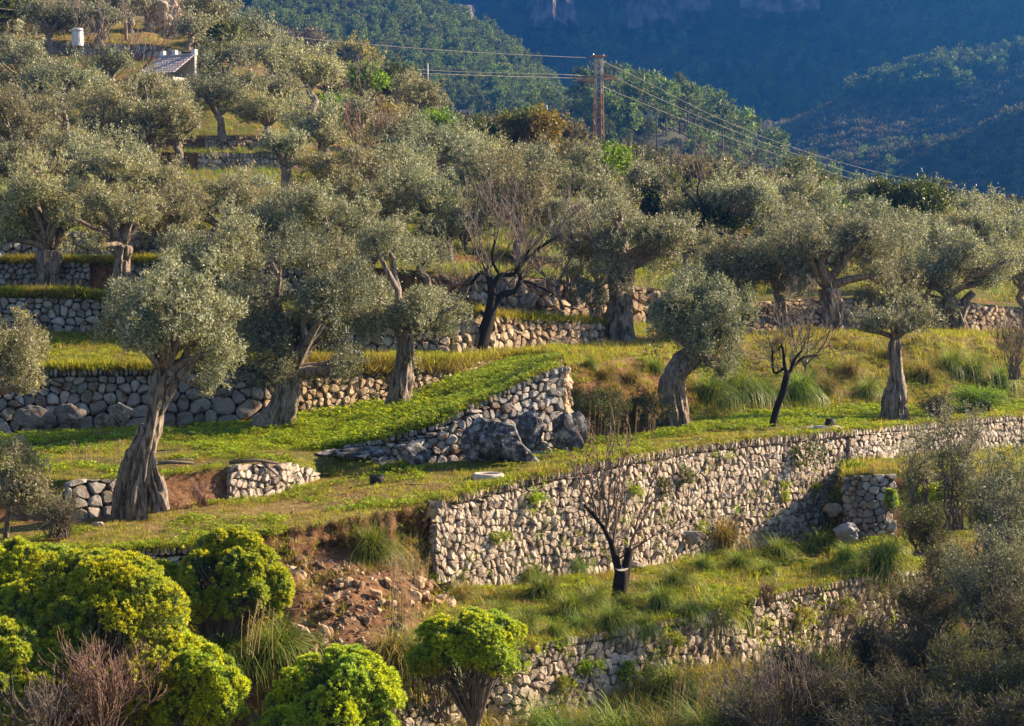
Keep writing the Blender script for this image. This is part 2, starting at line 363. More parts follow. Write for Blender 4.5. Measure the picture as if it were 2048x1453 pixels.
# ---------------------------------------------------------------- terrain: profile rows (x, y, distance) measured from near to far
ROWS = [
 ('A', [(-300,5200,8),(2300,5200,8)]),
 ('R0', [(-300,1800,30),(2300,1800,30)]),
 ('R1', [(-300,1640,34.5),(500,1560,36.5),(870,1470,38.4),(1050,1450,39.4),(1200,1400,40.9),(1400,1330,43.2),(1510,1310,45),(1600,1320,46.3),(1750,1290,48.2),(1900,1270,50),(2300,1240,53)]),
 ('R2', [(-300,1400,37.5),(0,1400,37.5),(500,1340,38),(700,1320,38),(850,1310,38.4),(870,1302,38.6),(1050,1288,39.6),(1200,1265,41.1),(1420,1222,43.4),(1490,1200,45),(1600,1176,46.5),(1750,1150,48.5),(1900,1130,50.3),(2300,1100,54)]),
 ('R3', [(-300,1240,39.5),(0,1215,40),(250,1190,40.4),(400,1185,40.8),(550,1130,41.3),(700,1125,42),(800,1130,42.8),(850,1150,43.4),(900,1175,44),(1050,1165,46),(1240,1140,48),(1400,1110,51),(1600,1085,54),(1645,1080,54.9),(1668,1078,53.5),(1750,1078,52.5),(1900,1070,53),(2048,1065,54),(2300,1050,57)]),
 ('R3t',[(-300,1239,39.55),(0,1214,40.05),(250,1189,40.45),(400,1184,40.85),(550,1129,41.35),(700,1124,42.05),(800,1129,42.85),(850,1149,43.45),(900,1174,44.05),(1050,1164,46.05),(1240,1139,48.05),(1400,1109,51.05),(1600,1084,54.05),(1645,1079,54.95),(1668,1074,53.6),(1690,955,53.2),(1750,948,53),(1900,945,53.6),(2048,945,54.8),(2300,940,58)]),
 ('R3b',[(-300,1238,39.6),(0,1213,40.1),(250,1188,40.5),(400,1183,40.9),(550,1128,41.4),(700,1123,42.1),(800,1128,42.9),(850,1148,43.5),(900,1173,44.1),(1050,1163,46.1),(1240,1138,48.1),(1400,1108,51.1),(1600,1083,54.1),(1645,1075,55.0),(1668,1000,55.3),(1690,925,55.6),(1750,915,56),(1900,902,59),(2048,895,61.5),(2300,885,65.5)]),
 ('R4', [(-300,1130,39.9),(0,1110,40.4),(250,1097,40.7),(400,1088,41),(550,1062,41.8),(700,1035,42.8),(850,1010,43.8),(870,1000,44.1),(1050,955,46.2),(1240,915,48.2),(1400,888,51.2),(1600,868,54.3),(1800,852,57.8),(1830,850,58.3),(1950,836,60.3),(2048,830,62.3),(2300,815,66.3)]),
 ('R5', [(-300,1045,44),(0,1045,44),(130,1037,44.1),(330,1020,45.3),(470,1000,46.4),(560,985,47.2),(640,957,49),(700,955,48.6),(800,955,47.8),(900,945,48.1),(1100,922,48.9),(1400,878,52),(1600,862,55),(1800,847,58.6),(2048,827,62.8),(2300,812,66.7)]),
 ('R6', [(-300,965,44.6),(0,965,44.6),(150,960,44.7),(250,958,45.2),(330,952,46.2),(470,930,46.9),(560,927,47.6),(600,932,48.3),(640,952,49.2),(700,951,48.9),(800,951,48.2),(900,942,48.5),(1100,919,49.3),(1400,876,52.4),(1600,860,55.4),(1800,845,58.9),(2048,825,63),(2300,810,66.9)]),
 ('R6a',[(-300,915,50),(0,912,50.5),(300,905,51),(500,900,51),(650,905,50.5),(690,918,50),(760,926,49.4),(870,928,49.3),(1000,920,49.9),(1080,914,50.5),(1122,910,51),(1128,908,51),(1150,903,51.5),(1400,868,53.7),(1600,857,56.3),(1800,842,59.4),(2048,822,63.4),(2300,806,67.5)]),
 ('R6b',[(-300,914,50.2),(0,911,50.7),(300,904,51.2),(500,899,51.2),(650,903,50.8),(690,893,50.8),(760,880,50),(870,850,50),(930,815,50.4),(1000,785,51),(1060,755,51.6),(1100,738,52),(1124,732,52.2),(1134,900,51.6),(1150,900,51.9),(1400,866,54),(1600,855,56.8),(1800,840,59.8),(2048,820,63.7),(2300,804,67.8)]),
 ('R7', [(-300,870,57),(0,868,57.5),(100,862,58),(300,855,58.5),(500,850,59),(600,838,60),(700,823,61),(800,802,62),(900,770,63),(950,745,64),(1000,728,65),(1040,717,65.3),(1100,712,61),(1124,712,58),(1140,880,53.6),(1150,880,54),(1300,870,55.6),(1400,845,58),(1500,828,60),(1700,813,62.5),(1850,815,64),(2048,805,66.5),(2300,800,69)]),
 ('R8', [(-300,740,58.3),(0,738,58.4),(300,735,59.1),(500,725,59.6),(700,722,61.6),(900,724,63.6),(950,718,65),(1000,714,66),(1040,710,66.5),(1100,703,63.5),(1124,704,60),(1134,735,57.5),(1150,730,57.5),(1300,715,60),(1400,700,62.5),(1500,690,65),(1700,674,68),(1850,672,70),(2048,680,72),(2300,690,74)]),
 ('R9', [(-300,665,66),(0,662,66),(200,665,66.5),(400,680,66),(600,700,66),(750,706,66),(900,705,66),(1000,698,68),(1210,688,71.5),(1300,684,73),(1500,668,73),(1700,655,74.5),(1850,660,77),(2048,665,80),(2300,668,83)]),
 ('R10',[(-300,588,66.4),(0,586,66.4),(150,588,66.6),(240,600,67.1),(400,615,66.5),(600,630,66.5),(750,632,66.5),(930,622,66.9),(1000,632,68.5),(1100,640,70.2),(1205,645,71.9),(1235,683,72.8),(1300,681,73.4),(1400,668,73.4),(1440,610,74),(1600,598,75.2),(1700,596,76),(1900,606,78.3),(2000,614,80.2),(2300,620,83.4)]),
 ('R11',[(-300,584,70),(0,582,70),(340,580,70.5),(600,600,71),(800,612,70.8),(930,618,71),(1050,628,73),(1200,638,76),(1300,645,78),(1400,640,78),(1450,606,78),(1600,596,79),(1700,592,80),(1900,602,82),(2100,610,85),(2300,615,88)]),
 ('R12',[(-300,525,70.3),(340,521,70.8),(600,524,71.6),(800,540,71.4),(930,548,71.7),(1000,555,73),(1100,558,74.8),(1200,565,76.5),(1300,575,78.3),(1380,600,78.7),(1450,604,78.6),(1600,594,79.6),(1700,590,80.6),(1900,600,82.6),(2100,608,85.6),(2300,613,88.6)]),
 ('R13',[(-300,517,76),(0,516,76),(600,512,79),(900,530,80),(1200,540,84),(1320,522,92),(1480,512,94),(1600,512,96),(1800,545,96),(2048,560,98),(2300,565,100)]),
 ('R14',[(-300,468,76.4),(0,466,76.4),(300,462,77.2),(600,462,79.4),(660,475,79.6),(900,510,80.4),(1200,520,84.4),(1320,480,92.4),(1500,465,94.5),(1620,476,96.4),(1660,510,96.8),(1800,543,96.5),(2048,558,98.5),(2300,563,100.5)]),
 ('R15',[(-300,455,86),(0,450,86),(300,430,88),(600,425,92),(900,440,94),(1200,440,100),(1500,442,106),(1800,485,108),(2048,505,108),(2300,515,108)]),
 ('R16',[(-300,400,86.5),(0,395,86.5),(250,380,88.4),(300,378,88.6),(600,404,92.4),(700,415,93),(900,438,94.4),(1200,438,100.4),(1500,440,106.4),(1800,483,108.4),(2048,503,108.4),(2300,513,108.4)]),
 ('R17',[(-300,370,100),(0,360,100),(300,345,105),(600,345,108),(900,355,112),(1200,380,118),(1500,408,125),(1800,452,120),(2300,487,120)]),
 ('R18',[(-300,345,112),(0,345,112),(400,343,112),(600,337,113),(700,345,114),(900,325,122),(1200,350,135),(1500,388,138),(1800,438,130),(2300,478,128)]),
 ('R19',[(-300,300,112.4),(0,300,112.4),(400,307,112.4),(540,308,113.2),(600,318,113.5),(700,330,114.5),(900,323,122.4),(1200,348,135.4),(1500,386,138.4),(1800,436,130.4),(2300,476,128.4)]),
 ('R20',[(-300,290,118),(0,290,118),(400,300,118),(600,302,119),(700,300,122),(900,303,132),(1200,332,150),(1500,375,152),(1800,424,140),(2300,467,135)]),
 ('R21',[(-300,262,118.4),(0,262,118.4),(350,272,118.5),(530,274,119.2),(600,290,119.5),(700,298,122.4),(900,301,132.4),(1200,330,150.4),(1500,373,152.4),(1800,422,140.4),(2300,465,135.4)]),
 ('R22',[(-300,190,140),(0,185,142),(400,195,142),(600,225,142),(900,275,150),(1200,322,172),(1500,365,168),(1800,418,150),(2300,461,145)]),
 ('R23',[(-300,108,155),(0,104,155),(300,112,155),(450,125,155),(600,160,158),(900,252,170),(1200,312,195),(1500,360,182),(1800,415,160),(2300,458,152)]),
 ('R23t',[(-300,84,155.4),(0,80,155.4),(300,92,155.4),(450,115,155.4),(600,158,158.4),(900,250,170.4),(1200,311,195.4),(1500,359,182.4),(1800,414,160.4),(2300,457,152.4)]),
 ('R24',[(-300,40,170),(0,30,175),(300,40,175),(450,60,172),(600,130,170),(900,243,182),(1200,309,212),(1500,358,190),(1800,414,164),(2300,457,155)]),
 ('R25',[(-300,-150,215),(0,-120,220),(250,-60,215),(350,-10,205),(430,40,190),(600,128,178),(900,243,188),(1200,309,218),(1500,359,195),(1800,415,168),(2300,459,158)]),
 ('R26',[(-300,-120,240),(0,-90,240),(430,90,210),(600,190,200),(900,310,215),(1200,370,245),(1500,430,225),(1800,500,200),(2300,550,190)]),
 ('R27',[(-300,300,330),(430,420,330),(900,520,340),(1200,560,350),(1800,640,340),(2300,680,330)]),
 ('R28',[(-300,600,420),(900,640,420),(2300,700,420)]),
]
ROWN = [r[0] for r in ROWS]
_rk = {}
for n_, k_ in ROWS:
    a_ = np.array(k_, float); _rk[n_] = a_
def row(name, x):
    a = _rk[name]; x = np.asarray(x, float)
    return np.interp(x, a[:, 0], a[:, 1]), np.interp(x, a[:, 0], a[:, 2])
def rowP(name, x):
    y, D = row(name, x); return P(x, y, D)

def terr(px, py):
    """distance of the ground met at a measured point"""
    ys = []; Ds = []
    for n in ROWN:
        y, D = row(n, px); ys.append(float(y)); Ds.append(float(D))
    for i in range(len(ys) - 1):
        if ys[i] >= py >= ys[i + 1]:
            t = (ys[i] - py) / max(ys[i] - ys[i + 1], 1e-6)
            # linear in 3d
            p0 = P(px, ys[i], Ds[i]); p1 = P(px, ys[i + 1], Ds[i + 1])
            lo, hi = 0.0, 1.0
            for _ in range(18):
                mid = (lo + hi) / 2
                q = p0 + (p1 - p0) * mid
                b = -q[2] / q[1]
                # image y of q
                yy = 726.5 - FPX * (math.tan(math.atan2(q[2], q[1]) + PITCH))
                if yy > py: lo = mid
                else: hi = mid
            q = p0 + (p1 - p0) * lo
            return float(q[1])
    return Ds[-1]

def G(px, py):
    return P(px, py, terr(px, py))

cols = np.concatenate([np.arange(-3200, -560, 220), np.arange(-560, 2620, 7.0), np.arange(2640, 5400, 220)])
# row spacing
SUB = {'A': 6, 'R0': 16, 'R1': 6, 'R2': 18, 'R3': 5, 'R3t': 10, 'R3b': 6, 'R4': 18, 'R5': 5, 'R6': 16, 'R6a': 5, 'R6b': 20, 'R7': 6, 'R8': 18, 'R9': 4, 'R10': 10,
       'R11': 4, 'R12': 12, 'R13': 4, 'R14': 12, 'R15': 4, 'R16': 10, 'R17': 8, 'R18': 3, 'R19': 5, 'R20': 3, 'R21': 10, 'R22': 8, 'R23': 3, 'R23t': 8, 'R24': 12, 'R25': 8, 'R26': 8, 'R27': 4}
WALLSEG = {'R1', 'R3', 'R3b', 'R5', 'R6a', 'R7', 'R9', 'R11', 'R13', 'R15', 'R18', 'R20', 'R23'}
def seg_cover(seg, x):
    """soil, dryness, rock of a terrain band (arrays over x)"""
    o = np.zeros_like(x); soil = o.copy(); dry = o + 0.25; rock = o.copy()
    w = seg in WALLSEG
    if w: soil = o + 0.75; 
    if seg in ('A', 'R0'): dry = o + 0.45; soil = o + 0.25
    if seg == 'R1': soil = np.where(x < 1500, 0.75, 0.1)
    if seg == 'R2':
        c = np.exp(-((x - 700) / 170.0) ** 2); soil = np.clip(c * 1.3, 0, 1); dry = o + 0.3
    if seg in ('R3', 'R3t', 'R3b'):
        c = np.exp(-((x - 700) / 170.0) ** 2); soil = np.maximum(np.clip(c * 1.4, 0, 1), np.where(x < 1800, 0.7, 0.15) if seg != 'R3t' else 0)
    if seg == 'R4': dry = 0.55 + 0.3 * np.exp(-((x - 600) / 260.0) ** 2)
    if seg == 'R5': soil = np.where((x > 300) & (x < 480), 0.9, np.where(x < 645, 0.6, 0.0))
    if seg == 'R6': dry = o + 0.3
    if seg == 'R6a': soil = np.where((x > 650) & (x < 1135), 0.8, 0.0); dry = o + 0.2
    if seg == 'R6b': dry = o + 0.1; soil = np.where((x > 1120) & (x < 1400), 0.35, 0)
    if seg == 'R7': soil = np.where(x > 1100, np.where(x < 1380, 0.7, 0.1), 0.75); dry = o + 0.25
    if seg == 'R8': dry = 0.2 + 0.4 * (x > 1200); soil = o + 0.05
    if seg in ('R12', 'R14', 'R16', 'R17', 'R19', 'R21', 'R22'): dry = o + 0.2; soil = o + 0.3
    if seg == 'R23t': dry = o + 0.8; soil = o + 0.25; rock = o + 0.15
    if seg == 'R24': dry = o + 0.6; soil = o + 0.4; rock = o + 0.4
    if seg in ('R25', 'R26', 'R27'): dry = o + 0.5
    return soil, dry, rock

TV = []; TC = []; TSEG = []
def base_rows():
    pts = []
    for i, n in enumerate(ROWN[:-1]):
        A = rowP(n, cols); B = rowP(ROWN[i + 1], cols)
        k = SUB[n]
        so, dr, ro = seg_cover(n, cols)
        wall = n in WALLSEG
        for j in range(k):
            t = j / k
            q = A + (B - A) * t
            amp = 0.0 if j == 0 else math.sin(math.pi * t) ** 0.5
            pts.append((q, so, dr, ro, wall, amp, n))
    B = rowP(ROWN[-1], cols)
    pts.append((B, *seg_cover(ROWN[-2], cols), False, 0, ROWN[-1]))
    return pts
_rows = base_rows()
nR = len(_rows); nC = len(cols)
TVa = np.stack([r[0] for r in _rows])
SO = np.stack([r[1] for r in _rows]); DR = np.stack([r[2] for r in _rows]); RO = np.stack([r[3] for r in _rows])
for ri, r in enumerate(_rows):
    amp = r[5]
    if amp <= 0: continue
    for ci in range(nC):
        x, y, z = TVa[ri, ci]
        far = min(1.0 + max(y - 60, 0) / 60.0, 6.0)
        if r[4]:
            x0 = cols[ci]
            a = 0.10
            if (540 < x0 < 880 and r[6] in ('R3', 'R3b')) : a = 0.8
            if r[6] == 'R7' and x0 > 1130: a = 0.0
            nz = (mnoise.noise((x * 1.3, y * 1.3, z * 2.0)) + (.6 * mnoise.noise((x * 4, y * 4, z * 5)) if a > .3 else 0)) * a * amp
            TVa[ri, ci, 1] += abs(nz) + 0.10 * amp
            if r[6] == 'R7' and x0 > 1130:
                TVa[ri, ci, 2] += amp * (0.35 * mnoise.noise((x * 0.6, y * 0.6, 3)) + 0.2 * mnoise.noise((x * 2, y * 2, 3)))
        else:
            nz = (0.16 * mnoise.noise((x * 0.35, y * 0.35, 7.0)) + 0.07 * mnoise.noise((x * 1.1, y * 1.1, 2.0)) + 0.03 * mnoise.noise((x * 4, y * 4, 5.0))) * amp * far
            if y > 300: nz *= 2
            if 500 < cols[ci] < 880 and r[6] == 'R2':
                nz += amp * (0.35 * mnoise.noise((x * 0.9, y * 0.9, 9)) + 0.18 * mnoise.noise((x * 2.6, y * 2.6, 9)))
            TVa[ri, ci, 2] += nz
idx = np.arange(nR * nC).reshape(nR, nC)
F = np.stack([idx[:-1, :-1], idx[:-1, 1:], idx[1:, 1:], idx[1:, :-1]], -1).reshape(-1, 4)
me = fast_mesh('ground', TVa.reshape(-1, 3), F, M['ground'], smooth=True)
ca = me.color_attributes.new('cover', 'FLOAT_COLOR', 'POINT')
ca.data.foreach_set('color', np.stack([SO, DR, RO, np.ones_like(SO)], -1).astype(np.float32).ravel())
tag(obj('ground', me), kind='structure')
# valley bottom: one sheet under and round everything
fl = fast_mesh('valley_floor', np.array([(-2500, -300, -60), (2500, -300, -60), (2500, 3000, -60), (-2500, 3000, -60)]), np.array([[0, 1, 2, 3]]), M['hill'])
tag(obj('valley_floor', fl), kind='structure')

SEGR = {}
for ri, r in enumerate(_rows):
    SEGR.setdefault(r[6], [ri, ri]); SEGR[r[6]][1] = ri
def scatter_pts(seg, x0, x1, dens, rng, mask=None):
    """points spread evenly by area over one band of the ground; dens per square metre"""
    r0 = SEGR[seg][0]; r1 = SEGR[seg][1] + 1
    c0 = np.searchsorted(cols, x0); c1 = max(np.searchsorted(cols, x1), c0 + 2)
    V = TVa[r0:r1 + 1, c0:c1]
    a = V[:-1, :-1]; b = V[:-1, 1:]; c = V[1:, 1:]; d = V[1:, :-1]
    area = np.linalg.norm(np.cross(b - a, d - a), axis=-1)
    cx = np.broadcast_to(cols[c0:c1 - 1][None, :], area.shape)
    n = int(area.sum() * dens)
    if n < 1: return np.zeros((0, 3)), np.zeros(0)
    p = area.ravel() / area.sum()
    k = rng.choice(len(p), n, p=p)
    u = rng.random((n, 1)); v = rng.random((n, 1))
    A, B, C, Dd = (q.reshape(-1, 3)[k] for q in (a, b, c, d))
    pts = (A * (1 - u) + B * u) * (1 - v) + (Dd * (1 - u) + C * u) * v
    return pts, cx.ravel()[k]

# ---------------------------------------------------------------- far hills
def hill(name, knots, rows_n, amp, ns, seed, colstep=14, mat=None, x0=-700, x1=2800):
    """knots: list of rows, each [(x, y, D)...] from near to far"""
    cs = np.arange(x0, x1, colstep, dtype=float)
    L = []
    for i in range(len(knots) - 1):
        a = np.array(knots[i], float); b = np.array(knots[i + 1], float)
        A = P(cs, np.interp(cs, a[:, 0], a[:, 1]), np.interp(cs, a[:, 0], a[:, 2]))
        B = P(cs, np.interp(cs, b[:, 0], b[:, 1]), np.interp(cs, b[:, 0], b[:, 2]))
        for j in range(rows_n):
            L.append(A + (B - A) * (j / rows_n))
    L.append(B)
    V = np.stack(L)
    for i in range(V.shape[0]):
        for j in range(V.shape[1]):
            x, y, z = V[i, j]
            n = mnoise.fractal((x * ns, y * ns, seed), 1.0, 2.0, 5)
            r = 1 - abs(mnoise.noise((x * ns * 1.7 + 5, y * ns * 0.8, seed + 3)))
            V[i, j, 2] += amp * (n * 0.7 + (r - 0.7) * 0.9)
    r_, c_ = V.shape[:2]
    id_ = np.arange(r_ * c_).reshape(r_, c_)
    F = np.stack([id_[:-1, :-1], id_[:-1, 1:], id_[1:, 1:], id_[1:, :-1]], -1).reshape(-1, 4)
    me = fast_mesh(name, V.reshape(-1, 3), F, mat or M['hill'], smooth=True)
    tag(obj(name, me), kind='structure')
    return V, cs
hillV = {}
hillV['knoll'] = hill('pine_knoll', [
    [(-700,520,400),(1000,560,400),(1300,560,395),(2800,760,400)],
    [(-700,420,430),(900,330,425),(1050,330,420),(1200,310,415),(1300,315,412),(1450,335,418),(1600,400,430),(1750,480,440),(2800,760,440)],
    [(-700,330,455),(900,275,450),(1100,255,450),(1200,240,447),(1300,230,445),(1400,262,450),(1500,315,455),(1600,372,460),(1700,420,465),(2800,760,470)],
    [(-700,330,490),(900,290,480),(1100,235,485),(1200,215,480),(1300,205,475),(1380,235,478),(1480,300,485),(1600,362,490),(1700,415,495),(2800,760,500)],
    [(-700,420,560),(1300,330,560),(1700,520,560),(2800,900,560)]], 12, 4, 0.012, 3.0, x0=300, x1=2200)
hillV['spur'] = hill('forest_spur', [
    [(-700,420,540),(1500,520,540),(2800,700,540)],
    [(-700,200,600),(700,220,590),(900,250,590),(1100,270,590),(1250,330,590),(1500,450,580),(2800,650,580)],
    [(-700,60,680),(600,70,670),(800,110,665),(950,160,655),(1050,200,645),(1150,250,630),(1250,330,620),(1500,450,620),(2800,650,620)],
    [(-700,-300,800),(600,-160,790),(700,-100,780),(800,-20,770),(860,30,760),(930,75,745),(1000,110,730),(1080,165,710),(1150,215,690),(1250,330,660),(1500,450,650),(2800,650,640)],
    [(-700,100,900),(800,200,880),(1250,400,760),(2800,700,720)]], 14, 10, 0.008, 11.0)
hillV['fold'] = hill('shaded_fold', [
    [(-700,760,560),(1300,600,570),(2800,560,560)],
    [(-700,760,640),(1300,560,640),(1560,450,640),(1800,440,630),(2048,430,620),(2800,400,600)],
    [(-700,760,720),(1300,560,720),(1600,350,715),(1700,325,700),(1850,290,690),(1950,260,680),(2048,232,670),(2300,170,650),(2800,90,620)],
    [(-700,900,800),(1500,600,790),(2048,420,760),(2800,300,700)]], 14, 9, 0.010, 21.0, x0=1100)
hillV['lit'] = hill('lit_slope', [
    [(-700,800,740),(1200,560,760),(1600,420,760),(2048,380,760),(2800,300,740)],
    [(-700,800,820),(1200,520,820),(1400,400,820),(1600,320,820),(1750,270,815),(2048,220,800),(2800,80,760)],
    [(-700,800,900),(1200,500,900),(1400,330,900),(1550,250,900),(1700,190,890),(1850,160,880),(2048,130,870),(2300,60,850),(2800,-120,820)],
    [(-700,800,960),(1200,560,960),(1500,380,960),(2048,250,950),(2800,60,900)]], 14, 9, 0.009, 31.0, x0=1000)
hillV['mountain'] = hill('mountain', [  # unseen right flank raised to cast shade over the far slopes
    [(-700,700,900),(1300,560,900),(2800,560,900)],
    [(-700,330,1040),(700,300,1040),(1300,300,1010),(1600,300,990),(2100,250,960),(2800,60,900)],
    [(-700,100,1160),(700,110,1160),(1200,120,1130),(1600,140,1100),(2048,60,1040),(2500,-250,1060),(4200,-300,1000)],
    [(-700,30,1200),(700,30,1200),(1200,50,1170),(1400,60,1150),(1700,30,1130),(2048,-80,1090),(2200,-200,1100),(2450,-600,1120),(4200,-640,1040)],
    [(-700,-60,1225),(700,-60,1225),(1200,-50,1195),(1400,-60,1175),(1700,-110,1170),(2048,-180,1120),(2200,-300,1150),(2420,-720,1180),(4200,-760,1080)],
    [(-700,-120,1400),(1200,-120,1400),(2100,-200,1300),(2450,-560,1400),(4200,-560,1300)]], 14, 15, 0.0065, 41.0, colstep=16, x0=-1500, x1=4200)
# ---------------------------------------------------------------- dry stone walls: every stone cut from a cell of the wall face
def clip(poly, nx, ny, d):
    out = []
    n = len(poly)
    for i in range(n):
        ax, ay = poly[i]; bx, by = poly[(i + 1) % n]
        da = ax * nx + ay * ny - d; db = bx * nx + by * ny - d
        if da <= 0: out.append((ax, ay))
        if (da < 0 < db) or (db < 0 < da):
            t = da / (da - db)
            out.append((ax + (bx - ax) * t, ay + (by - ay) * t))
    return out

def stone_shape(poly, rnd, bulge, detail):
    """ring verts in (u, v, w); returns V, F"""
    cx = sum(p[0] for p in poly) / len(poly); cy = sum(p[1] for p in poly) / len(poly)
    if detail and len(poly) < 9:
        q = []
        n = len(poly)
        for i in range(n):
            a = poly[i]; b = poly[(i + 1) % n]
            L = math.hypot(a[0] - b[0], a[1] - b[1])
            q.append((a[0] * .74 + b[0] * .26, a[1] * .74 + b[1] * .26))
            if L > 0.06: q.append((a[0] * .26 + b[0] * .74, a[1] * .26 + b[1] * .74))
        poly = q
    n = len(poly)
    V = []; F = []
    s0 = rnd.uniform(0.955, 1.01)
    tilt = (rnd.uniform(-.35, .35), rnd.uniform(-.35, .35))
    ox, oy = rnd.uniform(-.14, .14), rnd.uniform(-.14, .14)
    for (k, w) in ((s0, -0.10), (s0 * 0.955, bulge * 0.5), (0.66, bulge)):
        for (x, y) in poly:
            dx, dy = (x - cx) * k, (y - cy) * k
            j = 1 + rnd.uniform(-.05, .05)
            if k == 0.66:
                dx += (poly[0][0] - cx) * ox; dy += (poly[0][1] - cy) * oy; j = 1 + rnd.uniform(-.16, .16)
            dx *= j; dy *= j
            V.append((cx + dx, cy + dy, w + (dx * tilt[0] + dy * tilt[1]) * (1 if w > 0 else 0) + rnd.uniform(-.01, .01)))
    for r in range(2):
        for i in range(n):
            i2 = (i + 1) % n
            F.append((r * n + i, r * n + i2, (r + 1) * n + i2, (r + 1) * n + i))
    F.append(tuple(2 * n + i for i in range(n)))
    return V, F

def wall(label, base, top, size, mat, seed, cap=0.0, aspect=0.8, big_bottom=0.0, detail=True, max_parts=300, bulge=0.05, smooth=False, cover_gap=None, group=None, out=0.04, flip=False, gapside=None):
    """base, top: arrays (n,3) of points along the wall from left to right"""
    rnd = random.Random(seed)
    base = np.asarray(base); top = np.asarray(top)
    mid = (base + top) / 2
    seg = np.linalg.norm(np.diff(mid[:, :2], axis=0), axis=1)
    U = np.concatenate([[0], np.cumsum(seg)])
    H = top[:, 2] - base[:, 2]
    slant = np.linalg.norm(top - base, axis=1)
    org = base[len(base) // 2].copy()
    T = np.gradient(base[:, :2], U + np.arange(len(U)) * 1e-9, axis=0)
    T = nrm(T)
    sg = -1 if flip else 1
    Nv = np.stack([T[:, 1] * sg, -T[:, 0] * sg, np.full(len(T), 0.12)], -1)
    Nv = nrm(Nv)
    def pos(u, v, w):
        u_ = min(max(u, 0), U[-1])
        b = [np.interp(u_, U, base[:, k]) for k in range(3)]
        t = [np.interp(u_, U, top[:, k]) for k in range(3)]
        n = [np.interp(u_, U, Nv[:, k]) for k in range(3)]
        h = max(np.interp(u_, U, slant), 1e-3)
        f = v / h
        return [b[k] + (t[k] - b[k]) * f + n[k] * (w + out) - org[k] for k in range(3)]
    root = empty('dry_stone_wall', tuple(org), label, 'wall', group)
    # seeds
    seeds = []
    pitchU = size * aspect; pitchV = size
    umax = U[-1]
    hmax = float(slant.max())
    v = pitchV * 0.5
    rowi = 0
    while v < hmax + pitchV:
        big = 1.0 + big_bottom * max(0.0, 1 - v / (hmax * 0.55))
        u = rnd.uniform(0, pitchU)
        while u < umax:
            h = np.interp(u, U, slant)
            if v < h - (cap * 0.9 if cap else 0) + pitchV * 0.2:
                seeds.append((u + rnd.uniform(-.36, .36) * pitchU * big, v + rnd.uniform(-.36, .36) * pitchV * big))
            u += pitchU * big * rnd.uniform(0.7, 1.4)
        v += pitchV * big * 0.95
        rowi += 1
    # drop a few seeds so some stones are large
    seeds = [s for s in seeds if rnd.random() > 0.10]
    cell = max(pitchU, pitchV) * (1 + big_bottom)
    gridd = {}
    for i, s in enumerate(seeds):
        gridd.setdefault((int(s[0] // cell), int(s[1] // cell)), []).append(i)
    stones = []
    an = 1.0
    for i, (u, v) in enumerate(seeds):
        gu, gv = int(u // cell), int(v // cell)
        R = cell * 1.1
        poly = [(u - R, v - R), (u + R, v - R), (u + R, v + R), (u - R, v + R)]
        nb = []
        for a in (-2, -1, 0, 1, 2):
            for b in (-2, -1, 0, 1, 2):
                for j in gridd.get((gu + a, gv + b), ()):
                    if j != i:
                        du, dv = seeds[j][0] - u, seeds[j][1] - v
                        nb.append((du * du + dv * dv, du, dv))
        nb.sort()
        for d2, du, dv in nb[:14]:
            if d2 < 1e-8: continue
            L = math.sqrt(d2)
            nx, ny = du / L, dv / L
            poly = clip(poly, nx, ny, (u * nx + v * ny) + L / 2 - 0.001)
            if len(poly) < 3: break
        if len(poly) < 3: continue
        h = float(np.interp(u, U, slant))
        lim = h - cap + rnd.uniform(-.02, .02)
        sl = 0.0
        poly = clip(poly, 0, 1, max(lim, 0.05)); 
        if len(poly) >= 3: poly = clip(poly, 0, -1, 0.12)
        if len(poly) >= 3: poly = clip(poly, -1, 0, 0.03)
        if len(poly) >= 3: poly = clip(poly, 1, 0, umax + 0.03)
        if len(poly) < 3: continue
        if gapside and gapside(u / umax, v, h): continue
        stones.append(('s', poly))
    if cap > 0:
        u = 0.0
        while u < umax:
            wdt = rnd.uniform(0.55, 1.15) * size * 0.62
            h = float(np.interp(u + wdt / 2, U, slant))
            if h > cap * 1.2 and not (gapside and gapside((u + wdt / 2) / umax, h, h)):
                t_ = h + rnd.uniform(-.05, .09) * cap * 2; b_ = h - cap * rnd.uniform(0.9, 1.05)
                sk = rnd.uniform(-.03, .03)
                stones.append(('c', [(u + .008, b_), (u + wdt - .008, b_), (u + wdt - .01 + sk, t_ - cap * .12), (u + wdt * .72 + sk, t_), (u + wdt * .25 + sk, t_ - cap * 0.02), (u + .01 + sk, t_ - cap * .16)]))
            u += wdt
    # build
    recs = []
    for kind, poly in stones:
        cx = sum(p[0] for p in poly) / len(poly); cy = sum(p[1] for p in poly) / len(poly)
        ar = 0
        for k in range(len(poly)):
            a = poly[k]; b = poly[(k + 1) % len(poly)]
            ar += a[0] * b[1] - a[1] * b[0]
        ar = abs(ar) / 2
        if ar < size * size * 0.06: continue
        V, F = stone_shape(poly, rnd, bulge * rnd.uniform(0.35, 1.7) * (1.3 if kind == 'c' else 1), detail)
        P3 = [pos(x, y, w + (rnd.uniform(0, .035) if False else 0)) for x, y, w in V]
        jj = rnd.uniform(-.02, .035)
        nloc = [np.interp(min(max(cx, 0), umax), U, Nv[:, k]) * jj for k in range(3)]
        P3 = [[p[k] + nloc[k] for k in range(3)] for p in P3]
        Dd = float(np.interp(min(max(cx, 0), umax), U, mid[:, 1]))
        recs.append((ar / (Dd * Dd), P3, F))
    recs.sort(key=lambda r: -r[0])
    for k, (a, P3, F) in enumerate(recs[:max_parts]):
        c = np.mean(np.array(P3), axis=0)
        me = bpy.data.meshes.new('stone')
        me.from_pydata([tuple(np.array(p) - c) for p in P3], [], F)
        me.materials.append(mat)
        o = obj('stone', me, root, tuple(c))
